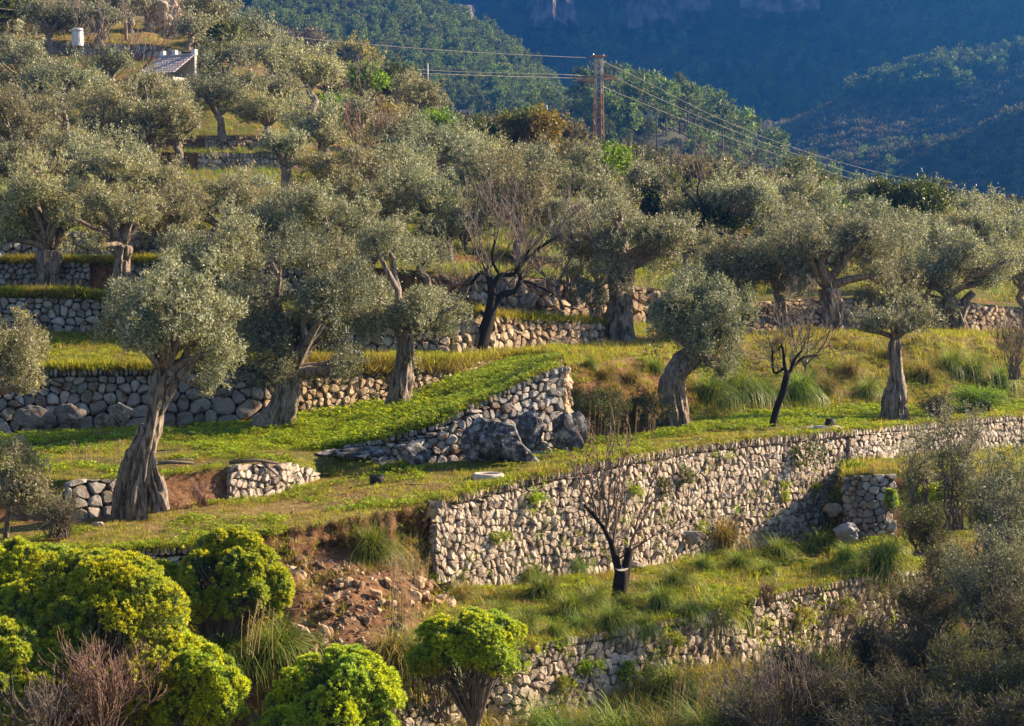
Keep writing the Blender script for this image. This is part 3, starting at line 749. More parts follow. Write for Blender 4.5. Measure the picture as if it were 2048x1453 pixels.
    if len(recs) > max_parts:
        V = []; F = []
        for a, P3, f in recs[max_parts:]:
            n = len(V); V += [tuple(p) for p in P3]; F += [tuple(i + n for i in q) for q in f]
        me = bpy.data.meshes.new('small_stones'); me.from_pydata(V, [], F); me.materials.append(mat)
        tag(obj('stonework', me, root), kind='stuff')
    return root

def rw(n0, n1, x0, x1, step=20):
    xs = np.arange(x0, x1 + 1, step, dtype=float)
    return rowP(n0, xs), rowP(n1, xs)

# lowest wall, two lengths
b, t = rw('R1', 'R2', 600, 1440)
wall('lowest terrace wall of pale limestone, under the grass tussocks and behind the right spurge bush', b, t, 0.21, M['stone'], 11, cap=0.17, aspect=0.72, bulge=.04)
b, t = rw('R1', 'R2', 1500, 1880)
wall('lowest terrace wall continued right of the slumped corner, overgrown with yellow-green weeds', b, t, 0.22, M['stone'], 12, cap=0.18, aspect=0.8)
# slumped corner between them
xs = np.linspace(0, 1, 8)
c0 = rowP('R1', 1425); c1 = P(1515, 1320, 44.2)
t0 = rowP('R2', 1425); t1 = P(1512, 1285, 44.4)
b = c0[None] * (1 - xs[:, None]) + c1[None] * xs[:, None]; t = t0[None] * (1 - xs[:, None]) + t1[None] * xs[:, None]
wall('short slumped end of the lowest wall, its top sloping down to the right', b, t, 0.2, M['stone'], 13, aspect=0.8)
# the long wall
b, t = rw('R3', 'R4', 868, 1640)
xe = np.arange(1650, 1701, 10.); b2 = P(xe, 1079 + 0 * xe, 55.0 + (xe - 1650) * .014); t2 = rowP('R4', xe)
i_ = 0
wall('long tall limestone retaining wall with upright capstones, running from the collapse back to the right', np.concatenate([b, b2]), np.concatenate([t, t2]), 0.195, M['stone'], 21, cap=0.22, aspect=0.66, bulge=0.038)
b, t = rw('R3b', 'R4', 1696, 2036)
wall('upright-capped wall rising above the grassy bench, right of the shaded hollow', b, t, 0.215, M['stone'], 26, cap=0.22, aspect=0.66, bulge=.038)
b, t = rw('R3b', 'R4', 2040, 2400)
wall('far right end of the upright-capped retaining wall, beyond the leaning sapling', b, t, 0.25, M['stone'], 22, cap=0.22, aspect=0.75, max_parts=60)
# raw end of the long wall at the collapse
p0 = P(850, 1165, 44.9); p1 = P(869, 1172, 43.8)
q0 = P(852, 1012, 45.0); q1 = P(869, 1001, 43.9)
b = p0[None] * (1 - xs[:, None]) + p1[None] * xs[:, None]; t = q0[None] * (1 - xs[:, None]) + q1[None] * xs[:, None]
wall('broken raw end of the long retaining wall beside the red soil collapse', b, t, 0.22, M['stone_warm'], 23, aspect=1.0)
# left remainder of the same terrace edge
b, t = rw('R3', 'R4', -60, 430)
wall('remnant of terrace wall showing between the two left spurge bushes', b, t, 0.24, M['stone'], 24, cap=0.2, aspect=0.9)
# low walls on the main terrace
b, t = rw('R5', 'R6', 130, 250)
wall('low tumbled stone wall left of the split olive trunk', b, t, 0.27, M['stone_grey'], 31, aspect=1.1, bulge=0.08)
b, t = rw('R5', 'R6', 455, 640, 10)
wall('low sunlit triangle of dry stone wall on the main terrace right of the split olive', b, t, 0.19, M['stone'], 32, aspect=0.85, bulge=0.07)
# bench wall in the shaded corner
b, t = rw('R3', 'R3t', 1690, 1790, 10)
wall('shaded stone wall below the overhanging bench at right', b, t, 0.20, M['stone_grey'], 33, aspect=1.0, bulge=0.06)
# diagonal stair-like wall, with its sunny end
b, t = rw('R6a', 'R6b', 690, 1122, 12)
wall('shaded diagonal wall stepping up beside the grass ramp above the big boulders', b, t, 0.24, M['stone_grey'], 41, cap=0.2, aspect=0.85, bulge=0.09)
e0 = P(1123, 905, 51.0); e1 = P(1137, 893, 52.6); f0 = P(1123, 732, 52.2); f1 = P(1133, 742, 53.2)
b = e0[None] * (1 - xs[:, None]) + e1[None] * xs[:, None]; t = f0[None] * (1 - xs[:, None]) + f1[None] * xs[:, None]
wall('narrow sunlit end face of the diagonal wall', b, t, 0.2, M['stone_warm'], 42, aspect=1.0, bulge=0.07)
# wall behind the main terrace
b, t = rw('R7', 'R8', -100, 520)
def topgap(f, v, h): return 0.55 < f < 0.9 and h * 0.55 < v < h * 0.8
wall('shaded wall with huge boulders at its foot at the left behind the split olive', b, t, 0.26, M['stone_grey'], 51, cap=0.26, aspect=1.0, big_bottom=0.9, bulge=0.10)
b, t = rw('R7', 'R8', 525, 985)
t = b + (t - b) * 0.80
wall('reddish dry stone wall under brown grass behind the two middle olives', b, t, 0.24, M['stone_warm'], 52, aspect=1.0, bulge=0.08)
# upper terrace walls
b, t = rw('R9', 'R10', -80, 215)
t = b + (t - b) * 0.88
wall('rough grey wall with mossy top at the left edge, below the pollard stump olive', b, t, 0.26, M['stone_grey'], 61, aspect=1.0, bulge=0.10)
b, t = rw('R9', 'R10', 260, 900)
wall('pinkish wall mostly hidden behind the middle olive crowns', b, t, 0.30, M['stone_warm'], 62, aspect=1.0, bulge=0.08, max_parts=150)
b, t = rw('R9', 'R10', 905, 1215, 15)
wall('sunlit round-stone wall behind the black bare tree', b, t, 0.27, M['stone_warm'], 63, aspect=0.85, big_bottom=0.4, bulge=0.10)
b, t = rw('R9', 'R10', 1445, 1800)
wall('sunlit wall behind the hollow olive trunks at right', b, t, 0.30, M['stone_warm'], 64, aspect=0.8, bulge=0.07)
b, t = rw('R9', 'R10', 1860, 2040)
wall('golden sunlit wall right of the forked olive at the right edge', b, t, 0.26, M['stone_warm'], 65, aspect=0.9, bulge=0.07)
b, t = rw('R11', 'R12', -80, 195)
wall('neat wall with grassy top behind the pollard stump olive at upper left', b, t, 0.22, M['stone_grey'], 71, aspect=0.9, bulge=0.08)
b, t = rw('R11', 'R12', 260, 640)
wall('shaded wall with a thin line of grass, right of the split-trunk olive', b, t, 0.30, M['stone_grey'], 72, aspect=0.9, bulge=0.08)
b, t = rw('R11', 'R12', 940, 1360)
wall('rough tumbled wall behind the perforated olive trunk', b, t, 0.38, M['stone_warm'], 73, aspect=1.1, bulge=0.13)
b, t = rw('R13', 'R14', -80, 660)
wall('wall glimpsed between olive crowns above the thin grass line at upper left', b, t, 0.34, M['stone_grey'], 81, aspect=1.0, bulge=0.1, max_parts=120)
b, t = rw('R13', 'R14', 1330, 1640)
wall('rocky wall under the bare black leaning tree at upper right', b, t, 0.42, M['stone_warm'], 82, aspect=1.1, bulge=0.14)
b, t = rw('R15', 'R16', 180, 700)
wall('warm stone wall behind the olive crowns left of the lone slim trunk', b, t, 0.38, M['stone_warm'], 83, aspect=1.0, bulge=0.1, max_parts=120, detail=False)
b, t = rw('R18', 'R19', 395, 610)
wall('lower of the two neat stacked walls on the upper hillside', b, t, 0.32, M['stone_warm'], 84, cap=0.3, aspect=0.7, detail=False)
b, t = rw('R20', 'R21', 410, 590)
wall('upper of the two neat stacked walls on the upper hillside', b, t, 0.30, M['stone_warm'], 85, cap=0.3, aspect=0.7, detail=False)
b, t = rw('R23', 'R23t', -60, 440)
wall('roadside wall beneath the white tank at top left', b, t, 0.5, M['stone_grey'], 86, aspect=1.2, detail=False, max_parts=100)
# ---------------------------------------------------------------- foliage generators
def blobs_of(c, rx, ry, rz, n, rng, k=0.42):
    """crown of a few separate boughs, each a cluster of clumps, with gaps between them"""
    out = []; R = np.array([rx, ry, rz]); c = np.array(c, float)
    nl = max(3, min(9, n // 4))
    ph = rng.uniform(0, 6.28)
    L = []
    for i in range(nl):
        a = ph + i * 2.4; zz = rng.uniform(-.55, .75)
        h = math.sqrt(max(0, 1 - zz * zz))
        L.append(c + np.array([math.cos(a) * h, math.sin(a) * h, zz]) * R * rng.uniform(.50, .68))
    for i in range(n):
        l = L[i % nl]
        d = nrm(rng.normal(size=3)) * rng.uniform(.1, 1.0)
        p = l + d * R * .30
        s = k * rng.uniform(0.40, 0.85)
        out.append((p, R * s * np.array([1, 1, 1.05])))
    return out

def leaf_cloud(blobs, n_sprig, per, L, Wd, slen, rng, up=0.75, spread=0.8, shell=0.3):
    vol = np.array([max(b[1][0] * b[1][1], 1e-4) for b in blobs]); vol = vol / vol.sum()
    k = rng.choice(len(blobs), n_sprig, p=vol)
    C = np.array([b[0] for b in blobs])[k]; R = np.array([b[1] for b in blobs])[k]
    d = nrm(rng.normal(size=(n_sprig, 3)))
    d[:, 2] = np.where(d[:, 2] < -0.75, -d[:, 2], d[:, 2])
    r = rng.random((n_sprig, 1)) ** shell
    base = C + d * R * r
    ax = nrm(d * 0.55 + np.array([0, 0, up]) + rng.normal(size=(n_sprig, 3)) * 0.38)
    t = rng.random((n_sprig, per, 1))
    ln = slen * rng.uniform(0.5, 1.3, (n_sprig, 1, 1))
    p = base[:, None] + ax[:, None] * t * ln
    dirs = nrm(ax[:, None] * 0.7 + rng.normal(size=(n_sprig, per, 3)) * spread)
    side = nrm(np.cross(dirs, d[:, None] * 1.5 + np.array([0, 0, .3]) + rng.normal(size=(n_sprig, per, 3)) * .62))
    s = rng.uniform(0.7, 1.25, (n_sprig, per, 1))
    a = p - side * (Wd * 0.5) * s + dirs * L * 0.25 * s; b = p + side * (Wd * 0.5) * s + dirs * L * 0.35 * s; c = p + dirs * L * s
    # triangle with a pointed tip, root pulled in
    V = np.stack([a, b, c], 2).reshape(-1, 3)
    F = np.arange(len(V)).reshape(-1, 3)
    return V, F

def curve_pts(a, b, n, sag, rnd, wob):
    a = Vector(a); b = Vector(b); pts = []
    for i in range(n + 1):
        t = i / n
        p = a.lerp(b, t); p.z += sag * math.sin(math.pi * t)
        if 0 < i < n:
            p += Vector((rnd.uniform(-wob, wob), rnd.uniform(-wob, wob), rnd.uniform(-wob, wob) * .6))
        pts.append(p)
    return pts

def gnarly(path, radii, seed, seg=22, sub=6, flute=0.18, roots=0.0, holes=0, twist=1.2):
    hf = 0.16 if seg >= 16 else 0.05
    """fluted, twisted trunk round a path; returns V, F"""
    rnd = random.Random(seed)
    path = [Vector(p) for p in path]
    pts = []; rr = []
    n = len(path)
    for i in range(n - 1):
        p0 = path[max(i - 1, 0)]; p1 = path[i]; p2 = path[i + 1]; p3 = path[min(i + 2, n - 1)]
        for j in range(sub):
            t = j / sub
            q = 0.5 * ((2 * p1) + (p2 - p0) * t + (2 * p0 - 5 * p1 + 4 * p2 - p3) * t * t + (3 * p1 - p0 - 3 * p2 + p3) * t ** 3)
            pts.append(q); rr.append(radii[i] + (radii[i + 1] - radii[i]) * t)
    pts.append(path[-1]); rr.append(radii[-1])
    z0 = path[0].z
    V = []; F = []
    nf = rnd.choice([3, 4, 5]); ph = rnd.uniform(0, 6); nr = rnd.choice([4, 5, 6])
    L = 0
    for i, p in enumerate(pts):
        tdir = pts[min(i + 1, len(pts) - 1)] - pts[max(i - 1, 0)]
        tdir.normalize()
        x = tdir.cross(Vector((0, 1, 0.1))); x.normalize(); y = x.cross(tdir)
        if i: L += (pts[i] - pts[i - 1]).length
        h = max(p.z - z0, 0)
        for k in range(seg):
            a = 2 * math.pi * k / seg
            r = rr[i]
            f = 1 + flute * math.sin(nf * a + ph + twist * L) * 0.6 + flute * 0.5 * math.sin((nf * 2 + 1) * a - twist * 1.7 * L + ph * 2)
            f += 0.35 * flute * mnoise.noise((math.cos(a) * 3, math.sin(a) * 3, L * 5 + seed)) * 2
            f += hf * (abs(math.sin(5.5 * a + 2.1 * mnoise.noise((L * 1.5, seed, a * .6)) + ph)) - .6) + hf * .9 * mnoise.noise((math.cos(a) * 6, math.sin(a) * 6, L * 3 + seed))
            f += 0.3 * mnoise.noise((math.cos(a) * 1.2, math.sin(a) * 1.2, L * 1.6 + seed * 1.7))
            if roots:
                f += roots * 0.8 * math.exp(-h / (rr[0] * 0.9)) * (0.3 + 0.7 * math.sin(nr * a + ph)) 
            if holes:
                hn = mnoise.noise((math.cos(a) * 2.6 + seed, math.sin(a) * 2.6, L * 2.4))
                if hn > 0.28: f -= min((hn - 0.28) * 5, 0.65)
            V.append(p + x * (r * f * math.cos(a)) + y * (r * f * math.sin(a)))
    for i in range(len(pts) - 1):
        for k in range(seg):
            k2 = (k + 1) % seg
            F.append((i * seg + k, i * seg + k2, (i + 1) * seg + k2, (i + 1) * seg + k))
    F.append(tuple((len(pts) - 1) * seg + k for k in range(seg)))
    return V, F

def limbs(mb, start, r0, blobs, rnd, maxn=12, twigs=4, mi=0):
    st = Vector(start)
    bs = blobs[:]; rnd.shuffle(bs)
    for (c, r) in bs[:maxn]:
        c = Vector(c)
        L = (c - st).length
        pts = curve_pts(st, c, 5, 0.06 * L, rnd, 0.05 * L)
        mb.tube(pts, [r0 * 0.62 * (1 - t / 5 * 0.72) for t in range(6)], 6, mi)
        for k in range(twigs):
            e = c + Vector((rnd.uniform(-1, 1) * r[0], rnd.uniform(-1, 1) * r[1], rnd.uniform(-.3, 1.1) * r[2]))
            s_ = pts[rnd.choice([3, 4, 5])]
            mb.tube(curve_pts(s_, e, 3, 0, rnd, 0.06), [r0 * 0.17, r0 * .12, r0 * .08, r0 * .04], 4, mi)

def px2m(D): return D / FPX

def make_tree(name, label, cat, bx, by, cx, cy, rx, rz, tw, mat='olive', barkm='bark', group=None, nb=20, dens=1.0, D=None, seed=0, path=None, k=0.42,
              leafL=0.085, roots=0.7, holes=0, flute=0.2, extra_blobs=None, up=0.8, aspect=0.3, twigs=4, maxl=12, yoff=0.0, trunkseg=44, sub=9, deep=1.0, extra_trunk=None, cz_path=None):
    """a single tree; (bx,by) foot, (cx,cy) crown centre, rx/rz crown radii, tw trunk width: all photo pixels at distance D"""
    rng = np.random.default_rng(seed); rnd = random.Random(seed)
    if D is None: D = terr(bx, by)
    foot = P(bx, by, D); s = px2m(D)
    root = empty(name, tuple(foot), label, cat, group)
    C = np.array([(cx - bx) * s, yoff, (by - cy) * s]); RX = rx * s * 1.04; RZ = rz * s * 1.12; RY = RX * 0.95 * deep; C[2] -= .07 * RZ
    blobs = blobs_of(C, RX, RY, RZ, nb, rng, k)
    # stray upright shoots make the outline ragged
    for q in range(nb // 2):
        d_ = nrm(rng.normal(size=3)); d_[2] = abs(d_[2]) * (1 if rng.random() < .75 else -1)
        blobs.append((C + d_ * np.array([RX, RY, RZ]) * rng.uniform(.88, 1.05), np.array([.16, .16, .24]) * RX * rng.uniform(.6, 1.2)))
    for e in (extra_blobs or []):
        q = np.array([(e[0] - bx) * s, yoff + (e[4] if len(e) > 4 else 0), (by - e[1]) * s])
        for b_ in blobs_of(q, e[2] * s, e[2] * s, e[3] * s, max(3, int(nb * 0.3)), rng, 0.5): blobs.append(b_)
    mb = MB()
    if path is None:
        top = np.array([(cx - bx) * s * 0.55, yoff * 0.5, max((by - cy) * s - RZ * 0.62, 0.25 * (by - cy) * s)])
        m1 = top * 0.35 + np.array([rnd.uniform(-.15, .15), rnd.uniform(-.1, .1), 0]) * tw * s
        m2 = top * 0.7 + np.array([rnd.uniform(-.5, .5), rnd.uniform(-.3, .3), 0]) * tw * s
        pts = [(0, 0, -0.25), tuple(m1), tuple(m2), tuple(top)]
        rad = [tw * s * 0.52, tw * s * 0.38, tw * s * 0.34, tw * s * 0.34]
    else:
        pts = [((x - bx) * s, (q[0] if q else 0.0), (by - y) * s) for (x, y, w, *q) in path]
        rad = [w * s / 2 for (x, y, w, *q) in path]
        pts[0] = (pts[0][0], pts[0][1], pts[0][2] - 0.3)
        top = pts[-1]
    V, F = gnarly(pts, rad, seed, trunkseg, sub, flute, roots, holes)
    mb.add(V, F)
    for ep in (extra_trunk or []):
        pts2 = [((x - bx) * s, (q[0] if q else 0.0), (by - y) * s) for (x, y, w, *q) in ep]
        pts2[0] = (pts2[0][0], pts2[0][1], pts2[0][2] - 0.25)
        V, F = gnarly(pts2, [w * s / 2 for (x, y, w, *q) in ep], seed + 7, 30, sub, flute, roots * 0.6, holes)
        mb.add(V, F)
    limbs(mb, top, rad[-1], blobs, rnd, maxl, twigs)
    me = mb.mesh('trunk', M[barkm], smooth=True)
    obj('trunk', me, root)
    sc = max(1.0, D / 52.0)
    L = leafL * sc; Wd = L * aspect
    area = math.pi * RX * (RZ + RX) / 2 * 1.0
    nl = int(dens * 4.2 * area / (0.5 * L * Wd * 0.55))
    per = 11
    V, F = leaf_cloud(blobs, max(nl // per, 20), per, L, Wd, L * 2.6, rng, up)
    obj('crown', fast_mesh('crown', V, F, M[mat]), root)
    return root

NLEAF = 0
# ---------------------------------------------------------------- olives with their own shape
make_tree('olive_tree', 'large old olive with split twisted trunk, nearest tree on the main terrace at left', 'olive tree', 272, 1035, 362, 665, 145, 132, 60, seed=1, D=44.2, nb=34, k=0.36,
          path=[(268,1040,38),(280,960,36),(300,880,36),(312,820,34),(322,775,36),(332,742,32)], extra_trunk=[[(233,1030,28,0.2),(248,960,28,0.15),(272,905,38,0.1),(292,850,26,0.05)], [(322,1000,34,0.1),(305,955,32,0.1),(296,900,24,0.0)], [(318,800,24),(340,770,26),(368,745,18),(392,715,12)]],
          extra_blobs=[(420,770,36,44),(365,575,42,45),(250,650,34,30),(455,640,40,50)], roots=0.35, holes=1, dens=1.15, maxl=16)
make_tree('olive_tree', 'old olive with very broad dark rooted stump, standing before the reddish wall', 'olive tree', 560, 862, 605, 625, 150, 150, 74, seed=2, nb=34, k=0.36, mat='olive_dark',
          path=[(555,868,84),(562,840,62),(572,805,50),(580,770,42),(585,745,36)], extra_trunk=[[(520,868,60,-.2),(545,835,40,-.1),(565,800,30)]],
          extra_blobs=[(545,760,50,45),(690,740,42,50),(520,640,50,50),(700,560,48,60)], roots=1.0, dens=1.0, maxl=16)
make_tree('olive_tree', 'olive with upright fluted brown trunk, right behind the clover patch', 'olive tree', 800, 815, 790, 612, 132, 105, 40, seed=3, nb=30, k=0.38,
          path=[(800,820,58),(800,785,42),(806,740,36),(812,700,34),(812,660,30)], extra_blobs=[(770,500,62,60),(860,650,52,38),(690,600,45,50)], roots=0.9, maxl=14)
make_tree('olive_tree', 'ancient olive with thick pale trunk full of holes, above the grassy bank', 'olive tree', 1238, 685, 1240, 482, 135, 78, 52, seed=4, nb=30, k=0.36,
          path=[(1238,690,66),(1236,650,54),(1238,610,44),(1240,570,42),(1243,538,50)], extra_trunk=[[(1258,688,30,.2),(1252,640,20,.1),(1248,600,12)]],
          extra_blobs=[(1222,415,26,26),(1335,510,45,36),(1170,500,50,40)], roots=0.55, holes=1, maxl=14)
make_tree('olive_tree', 'dense dark round-crowned olive leaning right, beside the steep grassy bank', 'olive tree', 1355, 858, 1400, 648, 112, 100, 46, seed=5, nb=34, k=0.36, mat='olive_dark',
          path=[(1352,864,62),(1348,820,48),(1344,775,46),(1358,735,44),(1385,705,34)], extra_blobs=[(1330,640,45,38),(1430,745,44,36),(1370,600,50,34),(1470,640,40,50)], roots=0.7, dens=1.25, maxl=14)
make_tree('olive_tree', 'pollarded olive with tall bare twisted trunk and tiny crown at the main terrace end', 'olive tree', 1790, 838, 1790, 640, 78, 42, 30, seed=6, nb=22, k=0.36,
          path=[(1790,842,46),(1788,812,44),(1790,795,46),(1793,765,26),(1790,725,24),(1787,695,24),(1788,678,16)], extra_blobs=[(1735,660,22,12),(1845,620,32,24),(1800,600,30,18)], roots=0.3, dens=0.6)
make_tree('olive_tree', 'squat olive with fat pollard stump trunk on the grassy upper terrace at the left edge', 'olive tree', 95, 577, 100, 420, 115, 85, 44, seed=7, nb=28, k=0.38, mat='olive_warm',
          path=[(93,580,50),(94,555,44),(97,530,43),(98,512,46),(100,500,34)], extra_blobs=[(40,470,50,40),(175,450,50,40)], roots=0.3, maxl=14)
make_tree('olive_tree', 'olive with tall split trunk beside a sawn stub, on the tumbled upper wall at left', 'olive tree', 238, 612, 235, 430, 95, 75, 36, seed=8, nb=26, k=0.38, mat='olive_warm',
          path=[(240,615,56),(242,575,34),(244,540,30),(246,505,34),(248,490,26)], extra_trunk=[[(268,612,32,-.1),(270,580,26,-.1),(268,556,24,-.1)],[(222,616,50,.2),(228,590,34,.1)]], extra_blobs=[(250,345,60,34),(160,400,50,40)], roots=0.6, holes=1, maxl=14)
make_tree('olive_tree', 'grey-leaved olive cut by the left frame edge above the boulder-footed wall', 'olive tree', -45, 900, 25, 725, 72, 88, 30, seed=9, D=51, nb=24, k=0.38, mat='olive_warm', extra_blobs=[(40,650,30,30),(70,780,30,34)])
make_tree('olive_tree', 'low bushy young olive at the left edge beside the split-trunk olive', 'olive tree', 10, 1090, 25, 960, 85, 75, 14, seed=10, D=42.5, nb=26, k=0.36, mat='olive_warm', extra_blobs=[(90,1010,42,38),(20,900,40,36)], roots=0.2, dens=0.8, twigs=6)
make_tree('olive_tree', 'broad olive over a dark hollow trunk behind the bare thicket at right', 'olive tree', 1668, 662, 1668, 500, 138, 92, 40, seed=11, nb=28, k=0.38,
          path=[(1668,666,46),(1664,630,38),(1662,600,36),(1656,575,34)], extra_trunk=[[(1705,664,44,.2),(1698,640,26,.1),(1690,622,12)]], extra_blobs=[(1760,560,50,50),(1600,490,50,46)], roots=0.8, holes=1, maxl=14)
make_tree('olive_tree', 'wide olive with low fork trunk at right, left of the golden wall', 'olive tree', 1912, 662, 1905, 535, 118, 80, 34, seed=12, nb=28, k=0.38,
          path=[(1918,664,44),(1912,635,28),(1902,610,28),(1895,592,24)], extra_trunk=[[(1915,630,22),(1930,605,18),(1945,585,12)]], extra_blobs=[(1990,560,45,40)], roots=0.9, maxl=14)
make_tree('olive_tree', 'olive with two slim brown stems behind the dark round-crowned tree', 'olive tree', 1558, 645, 1545, 540, 85, 62, 16, seed=13, nb=22, extra_trunk=[[(1570,646,12),(1567,610,9),(1560,590,7)]])
make_tree('olive_tree', 'lone olive with small round crown on a tall slim trunk with pale base', 'olive tree', 570, 402, 572, 298, 44, 34, 20, seed=14, nb=20, k=0.42,
          path=[(572,405,34),(573,385,22),(573,360,18),(571,335,18)], roots=0.6, dens=1.2, deep=1)
make_tree('olive_tree', 'olive with thick double trunk on the ridge left of the bare black tree', 'olive tree', 1290, 440, 1285, 375, 56, 40, 20, seed=15, nb=20, k=0.42, extra_trunk=[[(1302,442,12),(1305,415,10),(1300,395,7)]])
make_tree('olive_tree', 'large spreading olive on the rocky wall right of the bare black leaning tree', 'olive tree', 1464, 488, 1470, 405, 92, 52, 24, seed=16, nb=28, k=0.38, path=[(1464,492,32),(1464,465,22),(1462,440,20)], roots=0.7, maxl=14)

